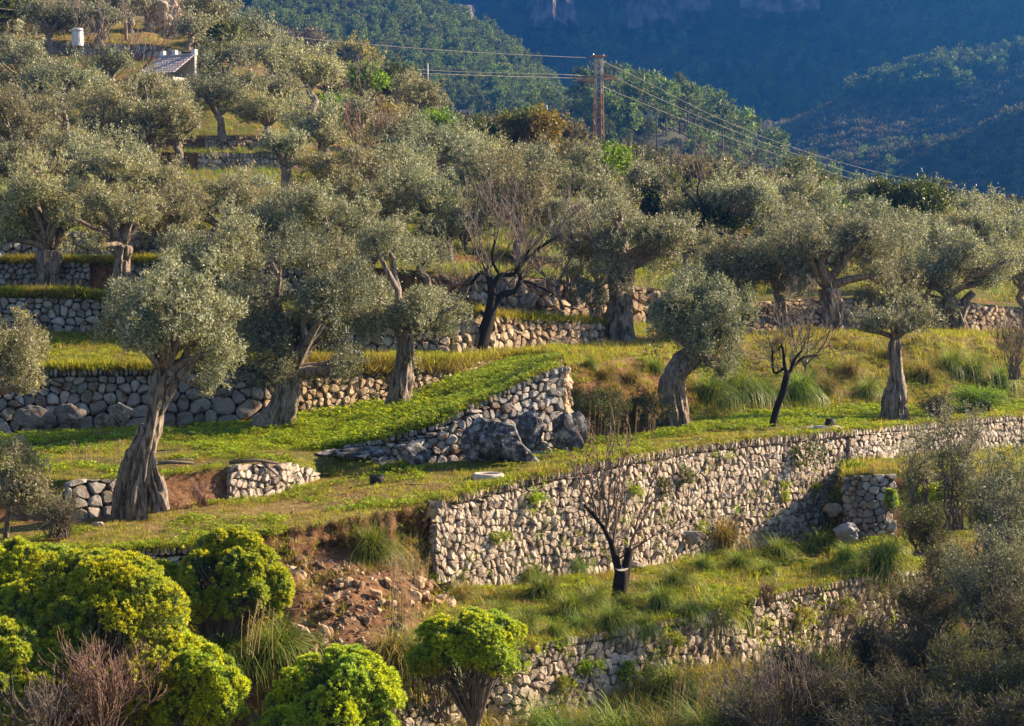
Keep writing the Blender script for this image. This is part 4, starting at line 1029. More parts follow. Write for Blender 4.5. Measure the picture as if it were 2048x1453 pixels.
# ---------------------------------------------------------------- the rest of the grove
GROVE = [
 # cx, cy, rx, rz, mat, foot dx, label
 (420,500,95,66,'olive',8,'grey-green olive crown between the split-trunk olive and the shaded wall with a grass line'),
 (545,480,72,60,'olive_dark',-10,'dark compact olive just right of centre-left, above the broad rooted stump olive'),
 (430,400,90,62,'olive_warm',10,'warm grey olive left of the lone slim-trunked olive, hiding its terrace'),
 (660,440,80,52,'olive',0,'pale olive below and right of the lone slim-trunked olive'),
 (745,410,66,52,'olive_warm',0,'olive with dark leaning trunk above the upright brown-trunked olive'),
 (850,395,78,56,'olive',6,'olive on the mid hillside left of the bare thicket, with forked pale stem'),
 (835,490,62,44,'olive',20,'smaller olive beside the dead grass patch above the black bare tree'),
 (945,360,75,50,'olive',0,'olive crown in the middle of the hillside below the dark-leaved olive'),
 (1035,395,80,66,'olive_warm',0,'large olive with hollow broken limbs directly above the bare thicket'),
 (1130,355,74,52,'olive',0,'olive crown directly below the rusty pylon'),
 (1125,440,62,46,'olive',20,'olive crown wedged between the bare thicket and the perforated trunk'),
 (870,305,88,46,'olive_dark',0,'wide dark olive crown below the yellow-green shrubs on the ridge'),
 (1010,335,56,30,'olive',0,'small olive crown below the orange-brown tree'),
 (690,345,80,42,'olive_warm',0,'olive with arching bare branch right of the lone slim trunk'),
 (628,250,58,38,'olive',20,'olive crown above the lone slim-trunked olive'),
 (535,225,60,36,'olive_warm',6,'olive standing on the upper neat wall at its right end'),
 (425,200,60,40,'olive_dark',20,'dark olive on the upper neat wall at its left end'),
 (305,225,78,52,'olive_warm',4,'wide olive with short fork trunk left of the two neat walls'),
 (362,262,40,30,'olive_warm',-4,'small olive at the left end of the lower neat wall'),
 (200,235,70,56,'olive_warm',0,'tall leafy olive left of the wide fork-trunked olive'),
 (150,295,60,36,'olive_warm',0,'low olive crown below the tall leafy one at left'),
 (220,330,78,44,'olive',0,'broad olive crown with dark forked limbs above the split-trunk olive'),
 (35,235,72,62,'olive_warm',-10,'big rounded olive cut by the left frame edge'),
 (30,330,60,42,'olive',0,'olive low at the left frame edge above the pollard stump olive'),
 (95,360,78,42,'olive_warm',0,'olive crown directly above the pollard stump olive'),
 (315,372,64,36,'olive_warm',0,'pale olive crown below the lower neat wall'),
 (490,392,66,34,'olive',0,'olive crown hiding the foot of the lower neat wall'),
 (45,130,66,56,'olive',0,'olive at the far left below the roadside wall'),
 (120,165,62,50,'olive_dark',10,'dark olive left of the bare brown scrub'),
 (225,130,44,24,'olive',0,'low olive just beneath the roadside wall, right of the white tank'),
 (190,185,60,34,'olive',0,'olive under the bare brown scrub'),
 (300,186,52,30,'olive_warm',0,'olive in front of the stone hut roof'),
 (448,132,58,34,'olive_dark',0,'dark olive right of the stone hut roof'),
 (540,112,66,34,'olive',0,'grey olive behind the dark one on the ridge at upper left'),
 (610,150,74,48,'olive_warm',18,'large olive with thick leaning limb below the yellow-green ridge tree'),
 (480,178,50,28,'olive',0,'olive crown between the hut and the leaning-limb olive'),
 (100,35,56,40,'olive_dark',0,'dark round olive at top left above the white tank'),
 (200,40,52,26,'olive_dark',0,'olive behind the wooden pole at top left'),
 (260,18,50,26,'olive',0,'olive cut by the top frame edge above the wooden pole'),
 (385,55,36,24,'olive',-6,'little olive with visible fork on the rocky slope at top left'),
 (500,62,52,24,'olive_dark',0,'dark olive low on the ridge left of the autumn scrub'),
 (420,22,52,24,'olive_warm',0,'olive on the skyline at the top of the ridge'),
 (838,195,50,34,'olive_warm',10,'olive with dark leaning trunk on the ridge beside the thin white pole'),
 (715,225,38,26,'olive',0,'olive above the dead pinkish brush on the mid ridge'),
 (785,262,50,26,'olive_warm',0,'low olive under the yellow bushes on the ridge'),
 (1590,395,70,40,'olive',0,'olive right of the large spreading one on the rocky wall'),
 (1570,460,70,40,'olive',0,'olive just below the rocky wall at upper right'),
 (1690,445,80,46,'olive_dark',0,'olive with dark shaded crown left of the ivy-covered tree'),
 (1480,545,74,48,'olive_warm',0,'grey olive behind and above the dark round-crowned olive'),
 (1800,500,80,48,'olive',0,'olive below the ivy-covered tree'),
 (1890,470,70,36,'olive_warm',0,'olive on the skyline right of the ivy-covered tree'),
 (1985,470,76,42,'olive',0,'olive at the right frame edge on the skyline'),
 (2040,540,66,50,'olive_dark',10,'olive cut by the right frame edge above the tangled brush'),
 (1780,570,62,44,'olive_warm',0,'olive between the hollow trunk and the low-forked olive'),
 (1375,480,56,34,'olive',0,'small olive at the foot of the bare black leaning tree'),
 (645,540,70,52,'olive_warm',6,'tall olive behind the broad rooted stump olive'),
 (930,430,56,36,'olive_warm',0,'olive just left of the bare thicket, crown in full sun'),
 (745,490,58,48,'olive',0,'thin olive in front of the dead grass, left of the black bare tree'),
 (340,460,62,44,'olive_warm',0,'olive behind the split-trunk olive, right side'),
  (352,190,46,24,'olive',0,'olive hiding the front wall of the stone hut, only its roof showing above'),
 (270,275,56,34,'olive',0,'olive squeezed between the tall leafy olive and the wide fork-trunked olive'),
 (90,215,56,38,'olive',0,'olive between the big rounded edge olive and the tall leafy one'),
 (560,185,46,28,'olive',0,'olive between the leaning-limb olive and the upper neat wall'),
 (650,270,52,30,'olive_warm',0,'olive right of the neat walls, beside the pinkish dead brush'),
 (775,335,60,36,'olive',0,'olive between the arching-branch olive and the wide dark one'),
 (560,430,60,42,'olive_warm',0,'olive in front of the pale base of the lone slim trunk'),
 (950,300,50,26,'olive_warm',0,'low olive under the dark scrub of the mid ridge'),
 (900,450,50,36,'olive_dark',0,'shaded olive left of the upright bare rods'),
 (1215,400,50,36,'olive',0,'olive between the vivid green bush and the perforated trunk crown'),
 (1380,420,44,26,'olive_warm',0,'low olive left of the large spreading ridge olive'),
 (1730,400,50,26,'olive',0,'olive on the skyline left of the big rounded skyline tree'),
 (1640,480,56,34,'olive_warm',0,'olive behind the crown of the hollow-trunk olive'),
 (1945,430,56,30,'olive',0,'skyline olive right of the yellow-flecked ivy bush'),
 (1850,560,52,40,'olive_dark',0,'dark olive filling the gap left of the low-forked olive'),
 (1430,560,50,40,'olive',0,'olive glimpsed above the left shoulder of the dark round-crowned olive'),
 (460,560,56,44,'olive',0,'olive crown over the shaded wall, right of the nearest split olive'),
 (1180,590,36,30,'olive',14,'slim-trunked young olive left of the perforated trunk'),
]
for i, (cx, cy, rx, rz, mt, dx, lab) in enumerate(GROVE):
    by = cy + rz * 1.9
    make_tree('olive_tree', lab, 'olive tree', cx + dx, by, cx, cy, rx * (1.17 if cy > 290 else 1.06), rz * (1.2 if cy > 290 else 1.1), 15 + rx * 0.06, mat=mt, seed=100 + i, nb=22 + int(rx / 12), k=0.38, leafL=0.083, maxl=8, twigs=2,
              trunkseg=12, sub=4, roots=0.5, dens=0.72)

# ---------------------------------------------------------------- other broad-leaved trees and bushes of the ridge
OTHER = [
 ('tree', 'yellow-green broadleaf tree on the ridge skyline at upper left', 'tree', 712, 118, 46, 32, 'yellowleaf', 150, 1.0),
 ('tree', 'darker green tree just below the yellow-green skyline tree', 'tree', 730, 168, 50, 28, 'bright', 205, 0.9),
 ('evergreen_bush', 'dark evergreen bush right of the yellow-green skyline tree', 'bush', 790, 165, 44, 26, 'evergreen', 205, 1.0),
 ('evergreen_bush', 'green bush behind the bare white-twigged tree on the ridge', 'bush', 668, 215, 34, 18, 'bright', 240, 1.0),
 ('yellow_bush', 'bright yellow flowering bush on the mid ridge', 'bush', 782, 238, 24, 14, 'yellowleaf', 256, 1.0),
 ('evergreen_bush', 'light green bush under the leaning ridge olive by the white pole', 'bush', 880, 248, 36, 18, 'bright', 272, 1.0),
 ('evergreen_bush', 'dark scrub bush right of the leaning ridge olive', 'bush', 950, 275, 52, 20, 'evergreen', 300, 1.0),
 ('autumn_tree', 'rounded orange and green tree on the skyline left of the pylon', 'tree', 1070, 268, 64, 38, 'orange', 322, 1.2),
 ('evergreen_bush', 'pale green rounded bush between the orange tree and the pylon', 'bush', 1138, 268, 34, 20, 'maquis', 305, 1.0),
 ('evergreen_bush', 'vivid green bush at the foot of the rusty pylon', 'bush', 1208, 330, 56, 32, 'bright', 372, 1.3),
 ('evergreen_bush', 'dark evergreen thicket behind the bare black leaning tree', 'bush', 1345, 400, 58, 36, 'evergreen', 445, 1.3),
 ('evergreen_bush', 'olive-green bush behind the double-trunk olive on the ridge', 'bush', 1370, 355, 52, 22, 'maquis', 385, 1.0),
 ('evergreen_bush', 'dark hedge bush beneath the large spreading ridge olive', 'bush', 1420, 440, 60, 26, 'evergreen', 470, 1.3),
 ('evergreen_bush', 'dark evergreen bush right of the large spreading ridge olive', 'bush', 1530, 420, 40, 26, 'evergreen', 450, 1.3),
 ('ivy_clad_tree', 'ivy-hung tree with yellowing leaves left of the big skyline bush', 'tree', 1600, 368, 42, 34, 'evergreen', 425, 1.0),
 ('evergreen_bush', 'small yellow-green bush between the ivy-hung tree and the big skyline bush', 'bush', 1665, 400, 32, 20, 'bright', 428, 1.0),
 ('carob_tree', 'big dense rounded tree on the skyline at right, below the power lines', 'tree', 1808, 415, 80, 52, 'evergreen', 490, 1.4),
 ('ivy_bush', 'yellow-flecked ivy bush on the right flank of the big skyline tree', 'bush', 1885, 450, 44, 26, 'yellowleaf', 492, 1.0),
 ('autumn_scrub', 'reddish-brown scrub on the ridge right of the dark ridge olive', 'scrub', 590, 88, 56, 20, 'maquis', 118, 0.9),
 ('evergreen_bush', 'dark leafy tree in the top left corner of the photo', 'bush', 10, 20, 50, 30, 'evergreen', 70, 1.2),
 ('evergreen_bush', 'dark green shrub at top left beside the ridge olive with a fork', 'bush', 440, 75, 44, 16, 'evergreen', 96, 1.0),
]
for i, (nm, lab, cat, cx, cy, rx, rz, mt, by, de) in enumerate(OTHER):
    make_tree(nm, lab, cat, cx, by, cx, cy, rx, rz, 10, mat=mt, barkm='bark', seed=300 + i, nb=24, k=0.42, leafL=0.10, aspect=0.5, maxl=6, twigs=1, trunkseg=8, sub=3, roots=0.1, dens=de * 1.5, up=0.25)

# ---------------------------------------------------------------- leafless trees
def bare(mb, start, dirv, L, r, depth, rnd, spread=0.6, up=0.15, seg=5, kids=(2, 3), shrink=0.72, wob=0.25, minr=0.004):
    pts = [Vector(start)]; d = Vector(dirv).normalized()
    n = 4 if depth > 1 else 3
    for i in range(n):
        d = (d + Vector((rnd.uniform(-wob, wob), rnd.uniform(-wob, wob), rnd.uniform(-wob, wob) + up * 0.3))).normalized()
        pts.append(pts[-1] + d * (L / n))
    rads = [max(r * (1 - 0.45 * i / n), minr) for i in range(n + 1)]
    mb.tube(pts, rads, seg if depth > 1 else 3, 0, cap=False)
    if depth <= 0: return
    for k in range(rnd.randint(*kids)):
        s = pts[rnd.randint(max(1, n - 2), n)] if k else pts[-1]
        nd = (d + Vector((rnd.uniform(-1, 1), rnd.uniform(-1, 1), rnd.uniform(-.6, 1) + up)) * spread).normalized()
        bare(mb, s, nd, L * shrink * rnd.uniform(0.7, 1.15), rads[-1] * rnd.uniform(0.6, 0.9), depth - 1, rnd, spread, up, max(3, seg - 1), kids, shrink, wob, minr)

def bare_tree(name, label, cat, bx, by, main, branches, seed, mat='bark_dark', D=None, twigmat='twig', depth=4, group=None, tl=0.9, up=0.15, minr=0.006, kids=(2, 3), spread=0.6, roots=0.3):
    """main: [(x,y,w)...] stem; branches: list of [(x,y,w,yoff)...]; twigs grow from the branch ends"""
    rnd = random.Random(seed)
    if D is None: D = terr(bx, by)
    s = px2m(D); foot = P(bx, by, D)
    root = empty(name, tuple(foot), label, cat, group)
    mb = MB(); tb = MB()
    conv = lambda q: ((q[0] - bx) * s, q[3] if len(q) > 3 else 0.0, (by - q[1]) * s)
    pts = [conv(q) for q in main]; pts[0] = (pts[0][0], 0, pts[0][2] - .3)
    V, F = gnarly(pts, [q[2] * s / 2 for q in main], seed, 12, 4, 0.12, roots)
    mb.add(V, F)
    for br in branches:
        pp = [Vector(conv(q)) for q in br]
        V, F = gnarly(pp, [q[2] * s / 2 for q in br], seed + 3, 8, 4, 0.1, 0)
        mb.add(V, F)
        for j in range(1, len(pp)):
            d = (pp[j] - pp[j - 1])
            for k in range(3 if j == len(pp) - 1 else 2):
                nd = d.normalized() + Vector((rnd.uniform(-.8, .8), rnd.uniform(-.8, .8), rnd.uniform(0, 1.0)))
                bare(tb, pp[j] if j == len(pp) - 1 else pp[j - 1].lerp(pp[j], rnd.random()), nd, tl * rnd.uniform(.7, 1.2), br[j][2] * s / 2 * 0.5, depth, rnd, spread, up, 4, kids, minr=minr)
    obj('trunk', mb.mesh('trunk', M[mat], True), root)
    if tb.F: obj('twigs', tb.mesh('twigs', M[twigmat]), root)
    return root

bare_tree('bare_almond_tree', 'leafless black almond tree with crooked limbs in front of the round-stone wall', 'bare tree', 955, 697,
          [(955,700,26),(972,655,23),(982,620,22),(985,585,18),(978,555,12)],
          [[(984,620,15),(1005,590,12,.1),(1030,582,11,.2),(1042,560,10,.3),(1040,535,8,.3),(1075,500,6,.5),(1120,470,4,.6)],
           [(985,575,12),(1000,552,10,-.1),(1028,548,9,-.3),(1045,520,7,-.4),(1060,500,6,-.4)],
           [(978,560,10),(962,545,8,0),(940,570,6,.2),(925,570,4,.3)],
           [(975,640,9),(955,615,7,.3),(935,600,5,.4)],
           [(1040,560,8,.3),(1070,570,6,.4),(1110,590,4,.3),(1130,620,3,.2)],
           [(1000,552,6,-.1),(985,520,5,-.2),(990,480,4,-.1)]], 401, depth=3, tl=0.75, minr=0.008)
bare_tree('bare_thicket_tree', 'thicket of bare pinkish twigs between the black almond and the perforated olive', 'bare tree', 1130, 640,
          [(1130,640,8),(1120,600,6),(1105,570,5)], [[(1120,600,5),(1095,560,4,.3),(1070,520,3,.4)],[(1110,580,5),(1130,540,4,.2),(1150,500,3,.2)],[(1105,570,4),(1080,545,3,0),(1050,520,3,0)],[(1115,590,4),(1140,570,3,.5),(1165,540,3,.6)]], 402, mat='twig', depth=3, tl=1.1)
bare_tree('bare_thicket_tree', 'upright brush of straight bare rods behind the black almond tree', 'bare tree', 975, 560,
          [(975,560,6),(975,530,5)], [[(975,545,4),(950,500,3,.3),(935,460,3,.4)],[(975,540,4),(990,490,3,.3),(1000,450,3,.4)],[(975,540,4),(1020,490,3,.1),(1035,455,3,.2)],[(970,545,4),(960,490,3,-.3),(965,450,3,-.4)]], 403, mat='twig', depth=3, tl=0.8, up=0.5, spread=0.35)
bare_tree('bare_almond_tree', 'slim leaning black tree with a fork and twiggy top on the main terrace at right', 'bare tree', 1540, 862,
          [(1540,864,17),(1552,820,14),(1567,780,13),(1574,750,12)],
          [[(1574,755,9),(1568,730,7),(1566,706,5),(1562,690,4),(1555,700,3)],[(1574,750,9),(1592,730,6,.2),(1612,715,5,.3),(1640,712,3,.4)],[(1580,740,7),(1588,715,5,-.2),(1600,700,4,-.3)],[(1570,735,6),(1548,745,5,.1),(1545,700,4,.1)]], 404, depth=3, tl=0.62, up=0.0, minr=0.006)
bare_tree('bare_thicket_tree', 'spray of fine upright bare twigs rising behind the slim leaning black tree', 'bare tree', 1610, 750,
          [(1610,752,6),(1612,720,5)], [[(1610,735,4),(1590,690,3,.1),(1580,640,3,.1)],[(1612,730,4),(1620,680,3,.3),(1625,630,3,.3)],[(1612,730,4),(1645,690,3,-.2),(1660,650,3,-.2)]], 405, mat='twig', depth=3, tl=0.5, up=0.5, spread=0.4)
bare_tree('bare_almond_tree', 'bare black tree leaning right on the rocky ledge at upper right', 'bare tree', 1380, 497,
          [(1380,498,14),(1390,465,12),(1402,435,11),(1408,410,8)], [[(1405,430,7),(1425,395,5,.2),(1450,385,3,.2)],[(1402,430,7),(1385,400,5),(1370,390,3)],[(1405,415,6),(1395,385,4,.2),(1400,360,3,.2)]], 406, depth=3, tl=1.1, minr=0.012)
bare_tree('bare_white_tree', 'small pale leafless tree on the ridge below the dark green tree', 'bare tree', 695, 232,
          [(695,234,6),(694,215,5),(696,200,4)], [[(694,212,4),(680,195,3),(668,188,2)],[(695,205,4),(715,190,3),(728,180,2)],[(695,205,3),(700,188,2),(705,178,2)]], 407, mat='twig', depth=3, tl=1.0, minr=0.018)
bare_tree('bare_scrub', 'mass of bare greyish-brown twigs left of the stone hut', 'bare tree', 215, 180,
          [(215,182,7),(214,165,5)], [[(214,170,4),(190,145,3),(175,120,2)],[(214,168,4),(235,140,3),(250,115,2)],[(214,168,4),(212,140,3),(205,110,2)],[(214,170,4),(265,150,3,1),(290,125,2,1)]], 408, mat='twig', depth=3, tl=1.8, minr=0.02, up=0.3)
bare_tree('bare_scrub', 'pinkish dead brush on the stony slope right of the lone slim olive', 'bare tree', 715, 330,
          [(715,332,6),(714,320,5)], [[(714,325,4),(690,305,3),(675,290,2)],[(714,322,4),(735,300,3),(750,285,2)],[(714,322,4),(712,300,3),(705,280,2)]], 409, mat='twig_red', twigmat='twig_red', depth=3, tl=1.3, minr=0.015, up=0.3)
bare_tree('bare_scrub', 'bare brown bush on the skyline beside the top-left olive with a fork', 'bare tree', 440, 70,
          [(440,72,6),(440,60,5)], [[(440,62,4),(425,45,3),(415,30,2)],[(440,60,4),(452,40,3),(460,25,2)]], 410, mat='twig', depth=3, tl=1.6, minr=0.02, up=0.3)

# the sawn trunk in the lower terrace, with whippy shoots
D0 = terr(1240, 1200); s0 = px2m(D0)
root = empty('pruned_almond_tree', tuple(P(1240, 1200, D0)), 'dark sawn-off trunk with tall thin budding shoots, among tussocks of the lower terrace', 'tree')
mb = MB(); c_ = lambda x, y, w=0: ((x - 1240) * s0, w, (1200 - y) * s0)
V, F = gnarly([c_(1240, 1215), c_(1241, 1180), c_(1243, 1140)], [16 * s0, 14 * s0, 13.5 * s0], 5, 14, 5, 0.1, 0.3); mb.add(V, F)
V, F = gnarly([c_(1246, 1175, .05), c_(1252, 1140, .06), c_(1260, 1096, .06)], [10 * s0, 9 * s0, 8.5 * s0], 6, 12, 4, 0.1, 0); mb.add(V, F)
V, F = gnarly([c_(1238, 1150), c_(1226, 1100, .1), c_(1212, 1065, .15), c_(1195, 1040, .2), c_(1168, 1010, .25)], [8 * s0, 6 * s0, 5 * s0, 4 * s0, 3.5 * s0], 7, 8, 4, 0.1, 0); mb.add(V, F)
obj('trunk', mb.mesh('trunk', M['bark_dark'], True), root)
cb = MB()
top = Vector(c_(1243, 1137)); n_ = 12
ring = [(top.x + 14 * s0 * math.cos(6.283 * k / n_), top.y + 14 * s0 * math.sin(6.283 * k / n_) - .02, top.z - 0.045 * (math.sin(6.283 * k / n_) * -1) + 0.02) for k in range(n_)]
cb.add(ring, [tuple(range(n_))])
obj('cut_face', cb.mesh('cut_face', M['cutwood']), root)
tb = MB(); rnd = random.Random(9)
for (x, y, w, tx, ty, tw2) in [(1195,1040,.2,1150,920,.3),(1212,1065,.15,1185,860,.2),(1212,1065,.15,1230,850,.4),(1226,1100,.1,1262,880,.1),(1260,1096,.06,1320,930,.2),(1200,1045,.2,1215,880,.0),(1226,1100,.1,1240,900,-.2),(1260,1096,.06,1300,1000,-.3),(1235,1120,.1,1360,1050,.2),(1195,1040,.2,1165,880,-.2),(1212,1060,.1,1262,860,.5),(1175,1015,.2,1150,950,.3)]:
    a = Vector(c_(x, y, w)); b = Vector(c_(tx, ty, tw2))
    pts = curve_pts(a, b, 7, 0.05, rnd, 0.05)
    tb.tube(pts, [2.5 * s0 * (1 - 0.75 * i / 7) for i in range(8)], 5, 0, False)
    for i in range(2, 8):
        for k in range(2):
            d = (b - a).normalized() + Vector((rnd.uniform(-.7, .7), rnd.uniform(-.7, .7), rnd.uniform(-.1, .4)))
            q = pts[i] + d.normalized() * rnd.uniform(.15, .45)
            tb.tube([pts[i], pts[i].lerp(q, .5) + Vector((0, 0, .02)), q], [.9 * s0, .7 * s0, .5 * s0], 3, 0, False)
            if rnd.random() < .6: tb.box(q, .035, .035, .045, rnd.random() * 3)
obj('shoots', tb.mesh('shoots', M['twig_red']), root)
# two slim stems behind the thick one
for (bx, by, tx, ty, lab, sd) in [(1196, 640, 1197, 575, 'slim straight pale trunk just left of the perforated olive', 41), (1148, 628, 1142, 590, 'short slim grey trunk against the tumbled wall behind the bare twigs', 42)]:
    make_tree('olive_tree', lab, 'olive tree', bx, by, tx, 545, 42, 30, 16, seed=sd, nb=10, dens=0.7, roots=0.3, path=[(bx, by + 2, 18), (bx, by - 30, 15), (tx, ty, 13)], maxl=5, twigs=2)
# ---------------------------------------------------------------- scattering for ground cover nobody could count
def scatter(name, pts, protos, rng, smin, smax, kind='stuff', tilt=0.12, mats=None):
    col = bpy.data.collections.new(name + '_kinds')
    for i, me in enumerate(protos):
        o = bpy.data.objects.new(name + '_piece', me); col.objects.link(o)
    n = len(pts)
    me = bpy.data.meshes.new(name)
    me.vertices.add(n); me.vertices.foreach_set('co', np.asarray(pts, np.float32).ravel())
    a = me.attributes.new('rot', 'FLOAT_VECTOR', 'POINT')
    r = np.stack([rng.uniform(-tilt, tilt, n), rng.uniform(-tilt, tilt, n), rng.uniform(0, 6.283, n)], -1).astype(np.float32)
    a.data.foreach_set('vector', r.ravel())
    b = me.attributes.new('scl', 'FLOAT', 'POINT'); b.data.foreach_set('value', rng.uniform(smin, smax, n).astype(np.float32))
    o = obj(name, me); tag(o, kind=kind)
    ng = bpy.data.node_groups.new(name + '_nodes', 'GeometryNodeTree')
    ng.interface.new_socket('Geometry', in_out='INPUT', socket_type='NodeSocketGeometry')
    ng.interface.new_socket('Geometry', in_out='OUTPUT', socket_type='NodeSocketGeometry')
    gi = ng.nodes.new('NodeGroupInput'); go = ng.nodes.new('NodeGroupOutput')
    iop = ng.nodes.new('GeometryNodeInstanceOnPoints')
    ci = ng.nodes.new('GeometryNodeCollectionInfo'); ci.inputs[0].default_value = col
    ci.inputs['Separate Children'].default_value = True; ci.inputs['Reset Children'].default_value = True
    iop.inputs['Pick Instance'].default_value = True
    def attr(nm, t):
        x = ng.nodes.new('GeometryNodeInputNamedAttribute'); x.data_type = t; x.inputs[0].default_value = nm
        return x.outputs[0]
    ri = ng.nodes.new('FunctionNodeRandomValue'); ri.data_type = 'INT'
    ri.inputs[4].default_value = 0; ri.inputs[5].default_value = len(protos) - 1
    L = ng.links.new
    L(gi.outputs[0], iop.inputs['Points']); L(ci.outputs[0], iop.inputs['Instance'])
    L(ri.outputs[2], iop.inputs['Instance Index'])
    L(attr('rot', 'FLOAT_VECTOR'), iop.inputs['Rotation']); L(attr('scl', 'FLOAT'), iop.inputs['Scale'])
    L(iop.outputs[0], go.inputs[0])
    md = o.modifiers.new('scatter', 'NODES'); md.node_group = ng
    return o

def blades(n, r, hmin, hmax, w, lean, rng, segs=1, droop=0.0):
    """tapered blades; returns V,F"""
    V = []; F = []
    base = rng.uniform(-1, 1, (n, 2)) * r
    az = rng.uniform(0, 6.283, n); h = rng.uniform(hmin, hmax, n)
    ln = rng.uniform(0.2, 1, n) * lean
    k = 0
    for i in range(n):
        d = np.array([math.cos(az[i]), math.sin(az[i]), 0]); sd = np.array([-d[1], d[0], 0]) * w * 0.5
        o = np.array([base[i, 0], base[i, 1], -0.02])
        prev = None
        for j in range(segs + 1):
            t = j / segs
            a = ln[i] * t * (1 + droop * t)
            p = o + d * (math.sin(a) * h[i] * t) + np.array([0, 0, math.cos(a) * h[i] * t])
            if j < segs:
                ww = (1 - t * 0.55)
                V += [p - sd * ww, p + sd * ww]
                if prev is not None: F.append((prev, prev + 1, k + 1)); F.append((prev, k + 1, k))
                prev = k; k += 2
            else:
                V.append(p); F.append((prev, prev + 1, k)); k += 1
    return np.array(V), np.array(F)

rg = np.random.default_rng(77)
def grass_proto(mat, n=26, r=0.14, h0=0.05, h1=0.15, w=0.013, lean=0.9):
    V, F = blades(n, r, h0, h1, w, lean, rg); return fast_mesh('grass', V, F, M[mat])
def clover_proto(mat='clover', n=26, r=0.16, h=0.09, s=0.035):
    V = []
    for i in range(n):
        c = np.array([rg.uniform(-r, r), rg.uniform(-r, r), rg.uniform(0.01, h)])
        a = rg.uniform(0, 6.28); t = nrm(np.array([rg.normal() * .4, rg.normal() * .4, 1]))
        x = nrm(np.cross(t, [math.cos(a), math.sin(a), 0.01])); y = np.cross(t, x)
        for q in range(2):
            b = q * math.pi + a
            V += [c, c + (x * math.cos(b - .7) + y * math.sin(b - .7)) * s, c + (x * math.cos(b + .7) + y * math.sin(b + .7)) * s]
    V = np.array(V); return fast_mesh('clover', V, np.arange(len(V)).reshape(-1, 3), M[mat])
GR = [grass_proto('grass') for _ in range(3)]
GRL = [grass_proto('grass', 22, 0.15, 0.12, 0.30, 0.016, 1.0) for _ in range(3)]
DRY = [grass_proto('tussock_dry', 24, 0.15, 0.10, 0.28, 0.016, 1.1) for _ in range(2)]
CL = [clover_proto() for _ in range(3)]
CLB = [clover_proto(s=0.05, h=0.2, r=0.2, n=34) for _ in range(2)]
FL = [clover_proto('flower', 5, 0.15, 0.1, 0.02)]
def cat_(*a): return np.concatenate([x for x in a if len(x)])
def sp(seg, x0, x1, d): return scatter_pts(seg, x0, x1, d, rg)[0]
main = cat_(sp('R4', -200, 2200, 26), sp('R6', -200, 2200, 26), sp('R6b', -100, 620, 24), sp('R6b', 1135, 2200, 26), sp('R5', 645, 2200, 20), sp('R6a', -100, 640, 20), sp('R6a', 1140, 2200, 20))
main = main[np.array([mnoise.noise((p[0] * .55, p[1] * .55, 12)) + .5 * mnoise.noise((p[0] * 2, p[1] * 2, 5)) > -.10 for p in main])]
scatter('short_grass', main, GR, rg, 0.45, 1.15)
# clover patches follow a slow noise, thick behind the tree feet
def keep(pts, f, thr, sc):
    m = np.array([mnoise.noise((p[0] * sc, p[1] * sc, f)) > thr for p in pts]); return pts[m]
clv = cat_(keep(cat_(sp('R4', -200, 2200, 22), sp('R6', -200, 2200, 26)), 4.0, 0.10, 0.55), keep(sp('R6b', 1135, 2200, 40), 4.0, -0.4, 0.4), sp('R6b', 380, 1118, 46), keep(sp('R6b', -100, 380, 24), 3.0, -.1, .5), keep(sp('R2', 860, 1900, 16), 8., 0, .5))
scatter('clover_cover', clv, CL, rg, 0.35, 1.5)
p_, cx_ = scatter_pts('R6b', 560, 1000, 30, rg)
cb_ = p_[(np.abs(cx_ - 740) < 190)]
cb_ = keep(cb_, 9.0, -0.05, 0.5)
scatter('leafy_clover', cb_, CLB, rg, 0.7, 1.4)
low = cat_(sp('R2', 850, 2000, 16), sp('R3t', 1650, 2200, 26))
scatter('lower_grass', low, GRL + GR, rg, 0.6, 1.2)
scatter('yellow_flowers', cat_(keep(sp('R2', 1200, 1750, 12), 5.0, 0.05, 0.6), keep(sp('R4', 0, 2000, 5), 6.0, 0.1, .7)), FL, rg, 0.7, 1.1)
ramp_ = cat_(sp('R8', -200, 1135, 22), sp('R10', -100, 1300, 16), sp('R12', -100, 700, 16))
scatter('upper_grass', ramp_, GRL[:1] + GR + CL[:2], rg, 0.6, 1.2)
bank = cat_(sp('R7', 1140, 2300, 26), sp('R8', 1135, 2300, 16))
scatter('bank_grass', bank, GRL + GR + CL[:1], rg, 0.6, 1.3, tilt=0.3)
scatter('bank_dry_grass', keep(bank, 14., .15, .5)[::3], DRY, rg, .6, 1.4, tilt=.3)
scatter('hill_grass', cat_(sp('R12', 700, 2200, 4), sp('R14', -100, 2200, 4), sp('R16', -100, 2200, 2.5), sp('R17', -100, 2200, 1.5), sp('R19', -100, 2200, 1.5), sp('R21', -100, 1000, 1.2), sp('R23t', -50, 700, 1.2), sp('R24', -50, 700, .8)), [grass_proto('tussock', 22, .15, .12, .3, .016, 1.0) for _ in range(2)] + GRL[:1], rg, 0.9, 1.9)
scatter('collapse_weeds', cat_(keep(sp('R2', 480, 880, 9), 2.0, 0.05, .9), keep(sp('R1', 0, 700, 14), 2.0, 0, .9)), GRL[:1] + DRY, rg, 0.6, 1.4)
scatter('foreground_grass', cat_(sp('R1', -200, 850, 14), sp('R0', 300, 1500, 9), sp('R2', -200, 560, 14)), GRL + DRY[:1], rg, 1.0, 2.0, tilt=0.3)
scatter('shaded_grass', cat_(sp('R0', 1500, 2300, 7), sp('R1', 1500, 2300, 6)), [grass_proto('brushgrass', 20, .16, .12, .3, .016, 1.1) for _ in range(2)], rg, 1.1, 2.2, tilt=.4)
